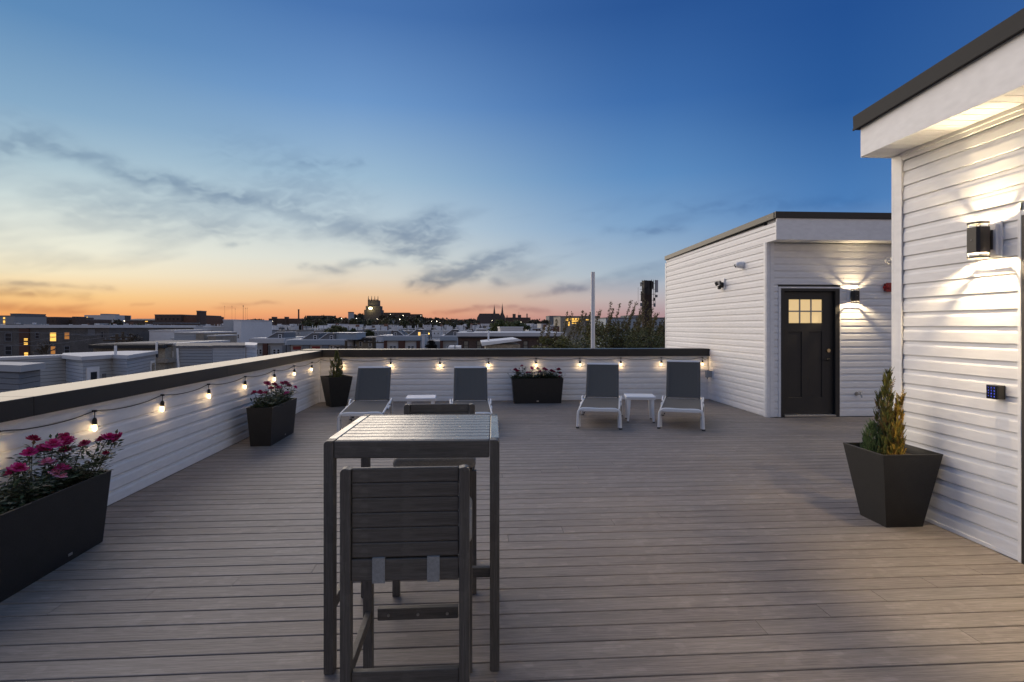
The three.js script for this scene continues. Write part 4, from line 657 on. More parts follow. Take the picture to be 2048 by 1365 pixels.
// a building whose front stands on the plane z = -D; pixels give its edges, metres its depth
function site(name, label, category, D, px, group) {
  const [bx] = onZ(px, 700, -D), g = thing(name, label, category, [bx, GROUND, -D], 0, group);
  const P = (x, y, out = 0) => { const q = onZ(x, y, -D + out); return [q[0] - bx, q[1] - GROUND]; };
  const o = {
    g, P,
    // block from pixel y (top) to pixel y (bottom, or the ground when null)
    block(part, x0, x1, yT, yB, dep, m, out = 0, parent = g, back = 0) { const [a, t] = P(x0, yT), [b] = P(x1, yT), e = yB === null ? 0 : P(x0, yB)[1]; const r = mesh(part, box(Math.abs(b - a), t - e, dep), m, parent, (a + b) / 2, (t + e) / 2, out - dep / 2 - back); return r; },
    // flat roof with a raised edge on a block
    roof(x0, x1, yT, dep, m, lip = 0.25, th = 0.18, back = 0) { const [a, t] = P(x0, yT), [b] = P(x1, yT); return mesh('roof', box(b - a + 2 * lip, th, dep + 2 * lip), m, g, (a + b) / 2, t + th / 2 - 0.01, -dep / 2 - back); },
    window(x0, x1, y0, y1, pane = wallTones.pane, frame = wallTones.whiteTrim, out = 0.03) { const [a, t] = P(x0, y0), [b, e] = P(x1, y1), w = b - a, h = t - e, f = Math.min(0.07, w * 0.12); const r = mesh('window', join([at(box(w, f, 0.06), 0, h / 2 - f / 2, 0), at(box(w, f, 0.06), 0, -h / 2 + f / 2, 0), at(box(f, h - 2 * f, 0.06), -w / 2 + f / 2, 0, 0), at(box(f, h - 2 * f, 0.06), w / 2 - f / 2, 0, 0), at(box(w - 2 * f, f * 0.7, 0.05), 0, 0, 0)]), frame, g, (a + b) / 2, (t + e) / 2, out); mesh(pane === wallTones.pane ? 'pane' : 'lit_window_pane', box(w - f, h - f, 0.02), pane, r, 0, 0, -0.012); return r; },
    poly(part, pts, dep, m, out = 0, parent = g) { const s = new THREE.Shape(pts.map(([x, y]) => new THREE.Vector2(...P(x, y)))); const e = new THREE.ExtrudeGeometry(s, { depth: dep, bevelEnabled: false }); e.translate(0, 0, out - dep); return mesh(part, boxUV(e), m, parent); },
  };
  return o;
}
const W_ = wallTones;
// --- neighbours' roofs on the left: grey sided stair houses (footprints follow their corners)
function footprint(name, label, pts, topBelowEye, h, wall, cap, capH, over, group) { // pts: [pixel x, distance along the view]; front chain, closed behind
  const w = pts.map(([x, d]) => { const a = (x - 1024) / F; return [d * (a * CS + SN), d * (a * SN - CS)]; });
  const last = w[w.length - 1], first = w[0], y1 = EYE - topBelowEye, cx = (first[0] + last[0]) / 2, cz = (first[1] + last[1]) / 2;
  const t = thing(name, label, 'building', [cx, y1 - h, cz], 0, group);
  const extrude = (poly, hh) => { const s = new THREE.Shape(poly.map(([x, z]) => new THREE.Vector2(x - cx, -(z - cz)))); const g = new THREE.ExtrudeGeometry(s, { depth: hh, bevelEnabled: false }); g.rotateX(-Math.PI / 2); return boxUV(g); };
  mesh('wall', extrude(w, h), wall, t);
  const mx = w.reduce((s, p) => s + p[0], 0) / w.length, mz = w.reduce((s, p) => s + p[1], 0) / w.length;
  const grown = w.map(([x, z]) => { const l = Math.hypot(x - mx, z - mz); return [x + (x - mx) / l * over, z + (z - mz) / l * over]; });
  mesh('roof', extrude(grown, capH), cap, t, 0, h - capH * 0.4, 0);
  // the house that carries it
  const xs = w.map((p) => p[0]), zs = w.map((p) => p[1]), x0 = Math.min(...xs) - 0.9, x1 = Math.max(...xs) + 0.9, z0 = Math.min(...zs) - 1.1, z1 = Math.max(...zs) + 0.8, hb = y1 - h - GROUND;
  mesh('lower_house', box(x1 - x0, hb, z1 - z0), W_.mid, t, (x0 + x1) / 2 - cx, -hb / 2, (z0 + z1) / 2 - cz);
  return { t, w, cx, cz, y1, h };
}
function doorOn(fp, i, k, wpx, hm, m) { // a white door on side i of a footprint
  const [x0, z0] = fp.w[i], [x1, z1] = fp.w[i + 1], x = x0 + (x1 - x0) * k, z = z0 + (z1 - z0) * k, a = Math.atan2(-(z1 - z0), x1 - x0);
  const d = mesh('door_frame', box(wpx, hm, 0.08), W_.whiteTrim, fp.t, x - fp.cx, fp.h - 0.35 - hm / 2, z - fp.cz); d.rotation.y = a;
  mesh('door', box(wpx * 0.7, hm * 0.9, 0.06), m, d, 0, -0.02, 0.02); mesh('pane', box(wpx * 0.5, hm * 0.25, 0.03), W_.pane, d, 0, hm * 0.25, 0.045);
}
{
  const a = footprint('stair_house', 'small grey sided stair house at the left edge just past the parapet', [[-90, 14.8], [38, 13.9], [80, 14.9], [-20, 15.4]], 1.04, 2.6, W_.slateLap, W_.grey, 0.16, 0.12);
  mesh('vent', box(0.1, 0.2, 0.05), W_.slate, a.t, a.w[1][0] - a.cx + 0.55, 1.75, a.w[1][1] - a.cz - 1.2);
  footprint('stair_house', 'long pale sided stair house wall behind the small one at the left edge', [[-140, 19.5], [40, 22], [131, 23.5], [131, 24.1], [-160, 20.2]], 1.23, 2.8, W_.greyLap, W_.pale, 0.1, 0.06);
  const c = footprint('stair_house', 'blue-grey zigzag stair house with two white doors left of the beige house', [[131, 23.3], [165, 21.9], [223, 23.4], [253, 22.9], [311, 27], [250, 26.8], [131, 24.7]], 1.24, 2.8, W_.greyLap, W_.pale, 0.15, 0.14);
  doorOn(c, 1, 0.32, 0.62, 1.5, W_.whiteTrim); doorOn(c, 3, 0.86, 0.7, 1.6, W_.tan);
  { const m = mesh('wall_lamp', box(0.12, 0.3, 0.14), W_.slate, c.t, c.w[1][0] + (c.w[2][0] - c.w[1][0]) * 0.75 - c.cx, 2.0, c.w[1][1] + (c.w[2][1] - c.w[1][1]) * 0.75 - c.cz + 0.08); m.name = 'wall_box'; mesh('vent_pipe', new THREE.CylinderGeometry(0.05, 0.05, 0.5, 10), W_.white, c.t, c.w[1][0] - c.cx + 0.3, 3.0, c.w[1][1] - c.cz - 1.5); mesh('vent_pipe', new THREE.CylinderGeometry(0.05, 0.05, 0.55, 10), W_.white, c.t, c.w[4][0] - c.cx - 0.6, 3.0, c.w[4][1] - c.cz - 1.2); }
  const g1 = footprint('stair_house', 'wide grey sided stair house with white downspout beyond the left parapet', [[352, 26.5], [424, 26.5], [424, 31], [352, 31]], 0.96, 2.8, W_.midLap, W_.roofDark, 0.1, 0.05);
  mesh('downspout', tube([[g1.w[0][0] - g1.cx + 0.1, 2.75, g1.w[0][1] - g1.cz + 0.08], [g1.w[0][0] - g1.cx + 0.1, 1.1, g1.w[0][1] - g1.cz + 0.08], [g1.w[0][0] - g1.cx - 0.1, 0.9, g1.w[0][1] - g1.cz + 0.2], [g1.w[0][0] - g1.cx - 1.4, 0.3, g1.w[0][1] - g1.cz + 0.3]], 0.05, 24, 8), W_.whiteTrim, g1.t);
  footprint('stair_house', 'blue-grey sided stair house joined to the one with the downspout', [[425, 26.5], [489, 26.5], [489, 31], [425, 31]], 0.94, 2.8, W_.greyLap, W_.roofDark, 0.1, 0.04);
  footprint('stair_house', 'pale end of the grey stair houses where the left parapet rises', [[490, 26.6], [512, 26.2], [514, 30], [490, 31]], 0.93, 2.8, W_.paleLap, W_.roof, 0.12, 0.06);
}
// --- dark apartment block with lit windows
{
  const s = site('apartment_block', 'dark grey apartment block with glowing yellow windows at the far left', 'building', 62, 100);
  s.block('wall', -80, 217, 657, null, 18, W_.dark); s.roof(-80, 217, 656, 18, W_.roof, 0.2, 0.3);
  s.block('stair_bay', 40, 59, 657.5, null, 0.3, W_.rust, 0.15);
  for (const [a, b, c, d, p] of [[9.5, 24, 666, 683.5, W_.pane], [9.5, 24, 692, 711, W_.pane], [70, 79, 665, 678, W_.pane], [98.5, 113.6, 664.5, 684, litWin], [127.5, 140, 664.5, 680, dimWin], [202, 207, 664, 676, W_.pane], [100, 112, 692, 710, dimWin], [176, 190, 659, 671, W_.slate], [128, 140, 692, 708, W_.pane], [-30, -12, 666, 684, W_.pane]]) s.window(a, b, c, d, p, W_.slate);
  for (const [a, b, c, d] of [[49, 59.5, 676, 682.5], [49, 59.5, 683.5, 691], [49.5, 60, 704, 714]]) s.window(a, b, c, d, litWin, W_.rust, 0.2);
  for (const [x, w] of [[20, 14], [55, 9], [95, 20], [122, 14], [160, 30], [200, 10]]) s.block('roof_unit', x - w / 2, x + w / 2, 651, 655, 3, W_.white, -3);
  s.block('balcony_rail', 176, 207, 671, 672, 0.1, W_.slate, 1.2);
}
// --- beige house with the black cornice
{
  const s = site('row_house', 'beige house with black cornice behind the zigzag stair house', 'house', 42, 260);
  s.block('wall', 186, 330, 696, null, 10, W_.beige); s.block('cornice', 184, 331, 690, 697, 0.6, W_.cornice, 0.4); s.roof(186, 330, 690.5, 9.6, W_.roofDark, 0.05, 0.1, 0.3); s.window(310.5, 316.5, 702, 715.5, W_.pane, W_.slate); s.window(272, 279, 702, 716, W_.pane, W_.slate);
  const e = site('row_house', 'grey house with small balcony between the beige house and the downspout', 'house', 43, 341); e.block('wall', 331, 352, 692, null, 9, W_.mid); e.window(335, 338.5, 703, 715); e.window(342, 346, 703, 715); e.block('balcony', 331, 352, 716, 724, 1.2, W_.tan, 1.2); e.roof(331, 352, 691.5, 9, W_.roof, 0.05);
}
// --- white and grey blocks left of centre
const BLOCKS = [ // [name, label, D, x0, x1, yTop, depth, wall, roof, windows]
  ['row_house', 'low white walled house behind the black cornice', 70, 246, 300, 677, 10, W_.white, W_.roof, [[259, 265, 681, 688]]],
  ['row_house', 'white walled house with step-up roof left of the grey sided blocks', 66, 298, 348, 662.5, 9, W_.white, W_.roof, []],
  ['row_house', 'white lower extension in front of the step-up white house', 62, 341, 369, 678, 6, W_.white, W_.roof, []],
  ['row_house', 'grey flat house behind the low white walls', 84, 269, 298, 667, 8, W_.mid, W_.roof, []],
  ['row_house', 'small white house with one dark side far behind the beige house', 110, 289, 308, 655, 8, W_.white, W_.roof, []],
  ['row_house', 'grey sided block with a beige end wall', 60, 348, 391, 667, 9, W_.greyLap, W_.roof, []],
  ['row_house', 'narrow beige end house with a dark door', 59, 391.5, 407, 667, 8, W_.tan, W_.roof, [[397, 400, 687, 693]]],
  ['row_house', 'pale penthouse with small dark window and two pipes', 95, 343, 381, 653, 8, W_.pale, W_.roof, [[349, 355, 659.5, 665]]],
  ['row_house', 'big blue-grey windowless party wall', 75, 407.5, 446, 654.5, 12, W_.grey, W_.roof, []],
  ['row_house', 'tallest blue-grey wall left of the white end wall', 75, 446.3, 466, 641, 12, W_.grey, W_.roof, []],
  ['row_house', 'narrow white end wall with one small window', 74, 466.5, 482, 642, 11, W_.white, W_.roof, [[474.5, 478, 669, 677]]],
  ['row_house', 'small beige box house in front of the big blue-grey wall', 58, 415, 431, 673, 5, W_.tan, W_.roof, []],
  ['row_house', 'dark brick house right of the white end wall', 80, 483, 503, 672, 9, W_.brickDark, W_.roof, [[487, 491, 682, 692]]],
  ['row_house', 'white low house above the dark brick one', 120, 484, 508, 660, 9, W_.pale, W_.roof, []],
  ['row_house', 'white modern box house with dark glazing in front of the wooded hill', 150, 636, 655, 652, 10, W_.white, W_.roof, [[637.5, 645, 657, 663]]],
  ['row_house', 'white modern house with long roof terrace in front of the wooded hill', 155, 655, 680, 649, 10, W_.white, W_.roof, [[660, 664, 652, 657], [668, 676, 652, 656]]],
  ['row_house', 'pale grey house left of the white modern box', 150, 617, 636, 657, 10, W_.pale, W_.roof, []],
  ['row_house', 'grey house below the gothic tower with lit forecourt', 170, 745, 785, 651, 14, W_.grey, W_.roof, [[752, 756, 656, 660], [764, 768, 656, 660]]],
  ['row_house', 'white house stepping up left of the grey forecourt house', 140, 695, 712, 650, 9, W_.white, W_.roof, []],
  ['row_house', 'grey flat house under the small brick tower', 135, 712, 728, 655, 9, W_.mid, W_.roof, [[723, 726, 661, 666]]],
  ['row_house', 'brown brick house in the trees below the gothic tower', 160, 728, 745, 653, 9, W_.brick, W_.roofDark, [[736, 740, 659, 665]]],
  ['row_house', 'pale grey depot with two floodlights on its roof', 240, 784, 811, 642, 16, W_.grey, W_.roof, []],
  ['row_house', 'white rooftop house on the long brick row', 58, 1000.5, 1046, 656, 6, W_.pale, W_.roof, []],
  ['row_house', 'slate rooftop hut left of the white one on the brick row', 70, 953, 973, 660, 6, W_.mid, W_.roof, []],
  ['row_house', 'grey house with a lit white sign right of the brick row', 120, 1083, 1092, 649, 8, W_.grey, W_.roof, []],
  ['row_house', 'dark flat house with beige windows behind the brick row', 110, 1056, 1082, 658, 9, W_.brickDark, W_.roof, [[1063, 1066, 660, 666], [1069, 1072, 660, 666], [1075, 1078, 660, 666]]],
  ['row_house', 'white cubes of a rooftop addition near the skyline right of centre', 200, 1050, 1068, 648, 8, W_.white, W_.roof, []],
];
for (const [n, l, D, x0, x1, y, dep, w, rf, wins] of BLOCKS) { const s = site(n, l, 'house', D, (x0 + x1) / 2, 'houses of the city blocks'); s.block('wall', x0, x1, y, null, dep, w); s.roof(x0, x1, y, dep, rf, 0.06, 0.12); for (const [a, b, c, d] of wins) s.window(a, b, c, d); }

// --- rows with slanting roof bulkheads
function bulkhead(s, x0, x1, yT, yB, flip, lit) { // slope rises towards its tall, flat end
  const w = x1 - x0, at2 = (k) => (flip ? x1 - k * w : x0 + k * w), pts = [[at2(0), yB], [at2(0.12), yB], [at2(1), yB], [at2(1), yT], [at2(0.62), yT]], p = flip ? pts.reverse() : pts;
  const b = s.poly('stair_bulkhead', p, 4, W_.slateLap, -0.6);
  const tr = (a, c, th, name) => { const dx = c[0] - a[0], dy = c[1] - a[1], l = Math.hypot(dx, dy), nx = -dy / l * th, ny = dx / l * th; const q = [a, c, [c[0] + nx, c[1] + ny], [a[0] + nx, a[1] + ny]]; s.poly(name, q, 4.3, W_.whiteTrim, -0.45, s.g); };
  tr([at2(0), yB], [at2(0.62), yT], flip ? -0.9 : 0.9, 'roof_trim'); tr([at2(0.62), yT], [at2(1.02), yT], flip ? -0.9 : 0.9, 'roof_trim');
  const x = at2(0.8), h = yB - yT; s.window(x - w * 0.09, x + w * 0.09, yT + h * 0.38, yB - 0.3, lit || W_.pane, W_.whiteTrim, -0.55);
}
{
  const s = site('row_house', 'grey terrace with one slanting bulkhead above the left end of the back parapet', 'terrace', 62, 535, 'terraces with slanting roof bulkheads');
  s.block('wall', 501, 569, 679, null, 9, W_.greyLap); s.block('cornice', 500, 570, 678, 687, 0.4, W_.pale, 0.3); s.roof(501, 569, 678.2, 9, W_.roof, 0.02, 0.1); bulkhead(s, 525, 564, 664.5, 678, false);
  for (const [a, b] of [[511, 517], [518, 524], [545.5, 552], [553.5, 560]]) s.window(a, b, 698.5, 709); s.block('bay_panel', 526.7, 536, 687, null, 0.4, W_.rust, 0.25); s.block('bay_panel', 538, 540, 692, null, 0.3, W_.slate, 0.2);
}
{
  const s = site('row_house', 'pale terrace with red panels and two slanting bulkheads behind the corner of the parapets', 'terrace', 60, 632, 'terraces with slanting roof bulkheads');
  s.block('wall', 570, 690, 682, null, 9, W_.pale); s.block('cornice', 575.6, 689.5, 681.5, 690, 0.4, W_.blue, 0.35); s.roof(572, 690, 681, 9, W_.roof, 0.02, 0.1);
  bulkhead(s, 596.5, 634.7, 666, 680.5, false); bulkhead(s, 632, 667, 666, 680.5, false); s.block('roof_room', 667.5, 709, 667, 680.5, 5, W_.blueLap, -1); s.block('roof_room_cap', 660, 710, 666, 667, 5.2, W_.whiteTrim, -0.9);
  for (const [a, b] of [[586, 602], [624, 640]]) s.block('red_panel', a, b, 693, 699.5, 0.15, W_.red, 0.1); for (const [a, b] of [[566, 573], [575, 581], [606, 620], [645, 658], [681, 689]]) s.block('bay_panel', a, b, 690.5, null, 0.4, W_.slate, 0.28);
  for (const [a, b] of [[660, 665.5], [672, 679]]) s.window(a, b, 692, 699);
}
{
  const s = site('row_house', 'beige house with black cornice right of the red panelled terrace', 'house', 64, 730);
  s.block('wall', 710, 749, 680, null, 10, W_.beige); s.block('cornice', 709, 750, 677, 682, 0.5, W_.cornice, 0.4); s.roof(710, 749, 677.2, 9.5, W_.roofDark, 0.02, 0.1, 0.2); s.window(718, 724, 684, 693); s.window(737, 743, 684, 693);
  const e = site('row_house', 'white party wall between the red panelled terrace and the beige house', 'house', 66, 700); e.block('wall', 690, 710, 681, null, 8, W_.white); e.roof(690, 710, 681, 8, W_.roof, 0.02, 0.1);
}
{
  const s = site('row_house', 'blue-grey terrace with a pair of slanting bulkheads facing each other', 'terrace', 63, 806, 'terraces with slanting roof bulkheads');
  s.block('wall', 752, 843, 674, null, 9, W_.paleLap); s.block('cornice', 768, 843, 673.5, 681.5, 0.4, W_.blue, 0.35); s.roof(753, 843, 673.2, 9, W_.roof, 0.02, 0.1); bulkhead(s, 784, 810, 661, 673, true); bulkhead(s, 812, 844, 659, 673, false, litWin);
  for (const [a, b] of [[768, 774], [797, 810], [833, 840]]) s.block('bay_panel', a, b, 682, null, 0.4, W_.rust, 0.25); for (const [a, b] of [[779, 785], [786, 792], [815, 821], [822, 828]]) s.window(a, b, 692, 698.5, W_.pane, W_.pale);
  const c = site('chimney', 'white square chimney at the right end of the blue-grey terrace', 'chimney', 62, 846); c.block('stack', 844, 848.6, 671, null, 0.5, W_.white); mesh('cap', box(0.4, 0.1, 0.6), W_.whiteTrim, c.g, 0, c.P(846, 671)[1] + 0.05, -0.25);
}
{
  const s = site('row_house', 'slate terrace with one slanting bulkhead left of the long brick row', 'terrace', 62, 897, 'terraces with slanting roof bulkheads');
  s.block('wall', 880, 915, 674, null, 9, W_.greyLap); s.block('cornice', 880, 914.5, 673.5, 681.5, 0.4, W_.blue, 0.35); s.roof(880, 915, 673.2, 9, W_.roof, 0.02, 0.1); bulkhead(s, 884, 916, 659, 673, false); s.block('bay_panel', 880, 886, 682, null, 0.4, W_.rust, 0.25); s.window(893, 900, 692, 698.5);
  const e = site('row_house', 'dark gap house with slatted roof terrace between the terraces', 'house', 70, 865); e.block('wall', 849, 880, 683, null, 9, W_.mid); for (let i = 0; i < 6; i++) e.block('rail_post', 850 + i * 5.4, 851 + i * 5.4, 675, 683, 0.1, W_.whiteTrim, 0.05); e.block('rail', 849, 880, 674.5, 675.5, 0.1, W_.slate, 0.06);
}
{
  const s = site('row_house', 'long brown brick row with pale roof edge above the back parapet', 'terrace', 46, 1008);
  s.block('wall', 916, 1130, 674, null, 11, W_.brickDark); s.block('cornice', 915.5, 1131, 673.6, 676, 0.3, W_.cornice, 0.2); s.roof(916, 1130, 673, 11, W_.roof, 0.1, 0.3);
  for (const [a, b] of [[927, 937], [953, 963], [975, 985], [1046, 1056], [1078, 1084]]) s.window(a, b, 682, 700, W_.beige, W_.cornice);
  s.block('roof_vent', 950, 953.5, 666, 672, 0.3, W_.cornice, -2); s.block('skylight', 932, 948, 664.5, 668, 1.5, W_.slate, -5);
}
{ // near roof hut with a lean-to roof right behind the parapet
  const D = 17, s = site('roof_hut', 'small white lean-to roof hut with a pipe, just beyond the back parapet', 'hut', D, 1003);
  s.block('wall', 972, 1041, 690, null, 2.2, W_.tan, -0.15); s.poly('roof', [[962, 685], [964, 692], [1042, 681.5], [1043, 680.5], [1036, 678]], 2.6, W_.white, 0.1); const p = s.P(978.5, 684); mesh('pipe', new THREE.CylinderGeometry(0.028, 0.028, 0.55, 10), W_.white, s.g, p[0], p[1] + 0.05, -1);
  const q = site('roof_hatch', 'low white roof hatch peeking over the back parapet', 'hatch', 15, 907); q.poly('lid', [[893, 699], [897, 693.5], [921, 693.5], [921, 699]], 0.9, W_.white); const pq = q.P(910, 694); mesh('pipe', new THREE.CylinderGeometry(0.014, 0.014, 0.14, 8), W_.slate, q.g, pq[0], pq[1], 0.02); mesh('curb', box(0.3, 8.9, 0.8), W_.mid, q.g, 0, 4.45, -0.45);
}
// --- the skyline
{
  const s = site('gothic_tower', 'stepped gothic tower with four pinnacles on the skyline', 'tower', 620, 745);
  s.block('shaft', 734, 755.5, 600.5, null, 12, W_.stone, -4); s.block('upper_step', 730.5, 759.5, 612, null, 16, W_.stone, -2); s.block('lower_step', 728, 761.6, 620, null, 20, W_.stone); s.block('wing', 765, 817.5, 625.5, null, 14, W_.brickDark, -2); s.block('wing', 817.5, 842, 628.5, null, 14, W_.brickDark, -4); s.block('wing', 708, 730, 630, null, 12, W_.brickDark, -4);
  for (const x of [735, 741.6, 747.9, 754.3]) s.poly('pinnacle', [[x - 1, 602], [x + 1, 602], [x + 0.15, 592], [x - 0.15, 592]], 1, W_.stone, -4);
  for (let i = 0; i < 5; i++) s.block('merlon', 736.6 + i * 3.6, 738.2 + i * 3.6, 598.8, 600.8, 2, W_.stone, -4);
  const p = s.P(741.3, 617.2); mesh('flood_lamp', new THREE.SphereGeometry(1.25, 12, 8), new THREE.MeshStandardMaterial({ color: rgb(1, 1, 0.8), emissive: rgb(1, 0.86, 0.4), emissiveIntensity: 9 }), s.g, p[0], p[1], 1.4).scale.x = 1.5;
  const l = new THREE.PointLight(rgb(1, 0.85, 0.45), 60, 0, 2); l.position.set(p[0], p[1] + 0.2, 4); l.castShadow = true; s.g.add(l);
}
{
  const s = site('twin_spire_church', 'dark church with twin spires on the skyline right of centre', 'church', 560, 985);
  s.poly('nave', [[954, 652], [954, 636], [959, 627.5], [998, 627.5], [1001, 632], [1001, 652]], 14, W_.stone); for (const [x, y] of [[988.6, 611], [1004.6, 608]]) { s.block('tower', x - 2.1, x + 2.1, 627, null, 2.2, W_.stone, 1); s.poly('spire', [[x - 2.1, 627.2], [x + 2.1, 627.2], [x + 0.15, y], [x - 0.15, y]], 2, W_.stone, 0.9); mesh('finial', box(0.1, 1.4, 0.1), W_.stone, s.g, s.P(x, y)[0], s.P(x, y)[1] + 0.5, 0); }
  s.poly('porch', [[1001, 652], [1001, 629], [1004.6, 622], [1010, 634], [1012, 652]], 6, W_.stone, 0.6);
  const b = site('school_building', 'long dark school with square chimneys right of the twin-spire church', 'building', 540, 1035); b.block('wall', 1011, 1061, 637, null, 14, W_.brickDark); b.roof(1011, 1061, 636.6, 14, W_.far, 0.1, 0.6); for (const [a, c, y] of [[1026, 1032, 628], [1036.5, 1043, 630], [1054, 1056, 627.5], [1014, 1015.5, 631]]) b.block('chimney', a, c, y, 638, 2.5, W_.stone, -4); b.block('mast', 1038.2, 1038.7, 624, 630, 0.3, W_.stone, -4);
}
const SKYLINE = [ // [name, label, D, x0, x1, yTop, depth, wall, extras]
  ['office_block', 'grey block with three lit windows at the far left skyline', 280, -20, 28, 633, 20, W_.mid, [[6, 9.5, 635, 638.5], [6, 9.5, 641.5, 646], [6, 9.5, 648, 650.5]]],
  ['office_block', 'flat roofed attic on the grey block at the far left skyline', 290, 20, 41, 629, 16, W_.slate, []],
  ['mill_building', 'long brown brick mill left of the white hospital', 320, 28, 112, 635.5, 30, W_.brickDark, [[50, 51.5, 643, 644.5], [34, 35, 646, 648]]],
  ['mill_building', 'lower brown brick mill with a stair tower', 330, 112, 154, 640, 30, W_.brickDark, []],
  ['stair_tower', 'square brick stair tower at the end of the brown mill', 322, 144, 151, 635, 8, W_.brickDark, []],
  ['hospital_block', 'white slab hospital on the far left skyline', 900, 168, 230, 631, 40, W_.pale, [[170, 171.5, 634, 635.5], [173, 174.5, 634, 635.5], [176, 177.5, 636, 637.5]]],
  ['hospital_block', 'roof storey of the white slab hospital', 905, 200, 214, 628.5, 30, W_.mid, []],
  ['church_tower', 'tiny church tower on the skyline right of the white hospital', 800, 248.8, 253, 632, 8, W_.stone, []],
  ['warehouse', 'wide dark brick warehouse on the skyline left of centre', 260, 309, 362, 631, 24, W_.brickDark, []],
  ['warehouse', 'second dark brick warehouse joined on the right', 262, 362, 394, 632, 24, W_.brick, []],
  ['stair_tower', 'dark square tower with mast on the warehouse', 258, 392.7, 399.5, 623.5, 6, W_.brickDark, []],
  ['warehouse', 'low brown brick shed in front of the wide warehouse', 170, 306, 352, 648, 14, W_.brickDark, []],
  ['warehouse', 'low dark sheds left of the wide warehouse', 300, 250, 306, 642, 20, W_.brickDark, [[290, 295, 642.5, 644]]],
  ['office_block', 'low dark block with red tank at the middle-left skyline', 420, 400, 425, 634.5, 16, W_.far, []],
  ['stair_tower', 'small dark tank tower at the middle-left skyline', 420, 435, 440, 635.5, 6, W_.brick, []],
  ['mill_building', 'dark mill with three roof turrets right of the antenna masts', 430, 537, 605, 638.5, 20, W_.brickDark, []],
  ['stair_tower', 'left roof turret of the dark mill', 428, 543, 548.5, 635, 6, W_.brickDark, []],
  ['stair_tower', 'right roof turret of the dark mill', 428, 568.5, 572.5, 635, 6, W_.brickDark, []],
  ['mill_building', 'brick hall above the trees left of the gothic tower', 480, 613, 660, 632.5, 20, W_.brickDark, []],
  ['brick_tower', 'small square brick tower left of the gothic tower', 330, 696, 703.3, 625.5, 6, W_.grey, []],
  ['office_block', 'dark block right of the school at the skyline', 420, 1098.6, 1121, 633, 20, W_.slate, []],
  ['office_block', 'lit glass office behind the tall tree', 230, 1121, 1170, 634.5, 20, W_.tan, [[1132, 1136, 637, 642], [1138, 1142, 637, 640], [1144, 1148, 637, 640], [1150, 1154, 637, 640], [1156, 1160, 637, 640], [1144, 1152, 641.5, 644], [1153, 1161, 641.5, 644], [1144, 1152, 646, 648], [1136.5, 1139, 643, 652], [1174, 1178, 639, 641]]],
  ['office_block', 'dark wing of the lit glass office', 236, 1168, 1200, 634, 20, W_.slate, [[1172, 1175, 639, 641], [1176, 1179, 639, 641]]],
  ['school_building', 'blue-grey hall with tall windows behind the tree and the cell mast', 190, 1212, 1340, 637.5, 20, W_.blue, []],
  ['school_building', 'upper roof storey of the blue-grey hall', 196, 1262, 1288, 633, 14, W_.blue, []],
];
for (const [n, l, D, x0, x1, y, dep, w, wins] of SKYLINE) { const s = site(n, l, 'building', D, (x0 + x1) / 2, 'buildings on the skyline'); s.block('wall', x0, x1, y, null, dep, w); s.roof(x0, x1, y, dep, w === W_.pale ? W_.roof : W_.roofDark, 0.1, 0.4); for (const [a, b, c, d] of wins) { const [p, q] = s.P(a, c), [r2, e] = s.P(b, d); mesh('lit_window', box(r2 - p, q - e, 0.12), litWin, s.g, (p + r2) / 2, (q + e) / 2, 0.08); }
  if (l.startsWith('blue-grey hall')) for (const a of [1218, 1226, 1234, 1242, 1250, 1258, 1266, 1274, 1310, 1318, 1326]) s.window(a, a + 4, 643, 652, W_.pane, W_.pale);
  if (l.startsWith('wide dark')) for (let a = 313; a < 358; a += 8) s.window(a, a + 4, 636, 641, W_.pane, W_.brickDark);
  if (l.startsWith('long brown brick mill')) for (let a = 40; a < 108; a += 9) s.window(a, a + 4.5, 641, 646, W_.pane, W_.brickDark); }
// chimney stack and radio masts
{ const s = site('factory_chimney', 'slim dark factory chimney on the skyline', 'chimney', 300, 597); const b = s.P(597, 619); mesh('stack', new THREE.CylinderGeometry(0.36, 0.5, b[1], 14), W_.brickDark, s.g, 0, b[1] / 2, 0); mesh('crown', new THREE.CylinderGeometry(0.44, 0.4, 0.6, 14), W_.far, s.g, 0, b[1] - 0.3, 0); }
[[449, 612, 'leftmost'], [463.5, 612, 'second'], [470, 617, 'third'], [486, 611, 'thickest'], [490.5, 616, 'fifth'], [494, 616, 'rightmost']].forEach(([x, y, w], i) => { const s = site('radio_mast', `${w} thin radio mast of the cluster on the orange skyline`, 'mast', 1500, x, 'radio masts'); const h = s.P(x, y)[1], r = i === 3 ? 0.5 : 0.22; mesh('mast', new THREE.CylinderGeometry(r * 0.7, r, h, 6), W_.stone, s.g, 0, h / 2, 0); mesh('antenna', new THREE.CylinderGeometry(r * 1.8, r * 1.8, h * 0.05, 6), W_.stone, s.g, 0, h * 0.97, 0); });
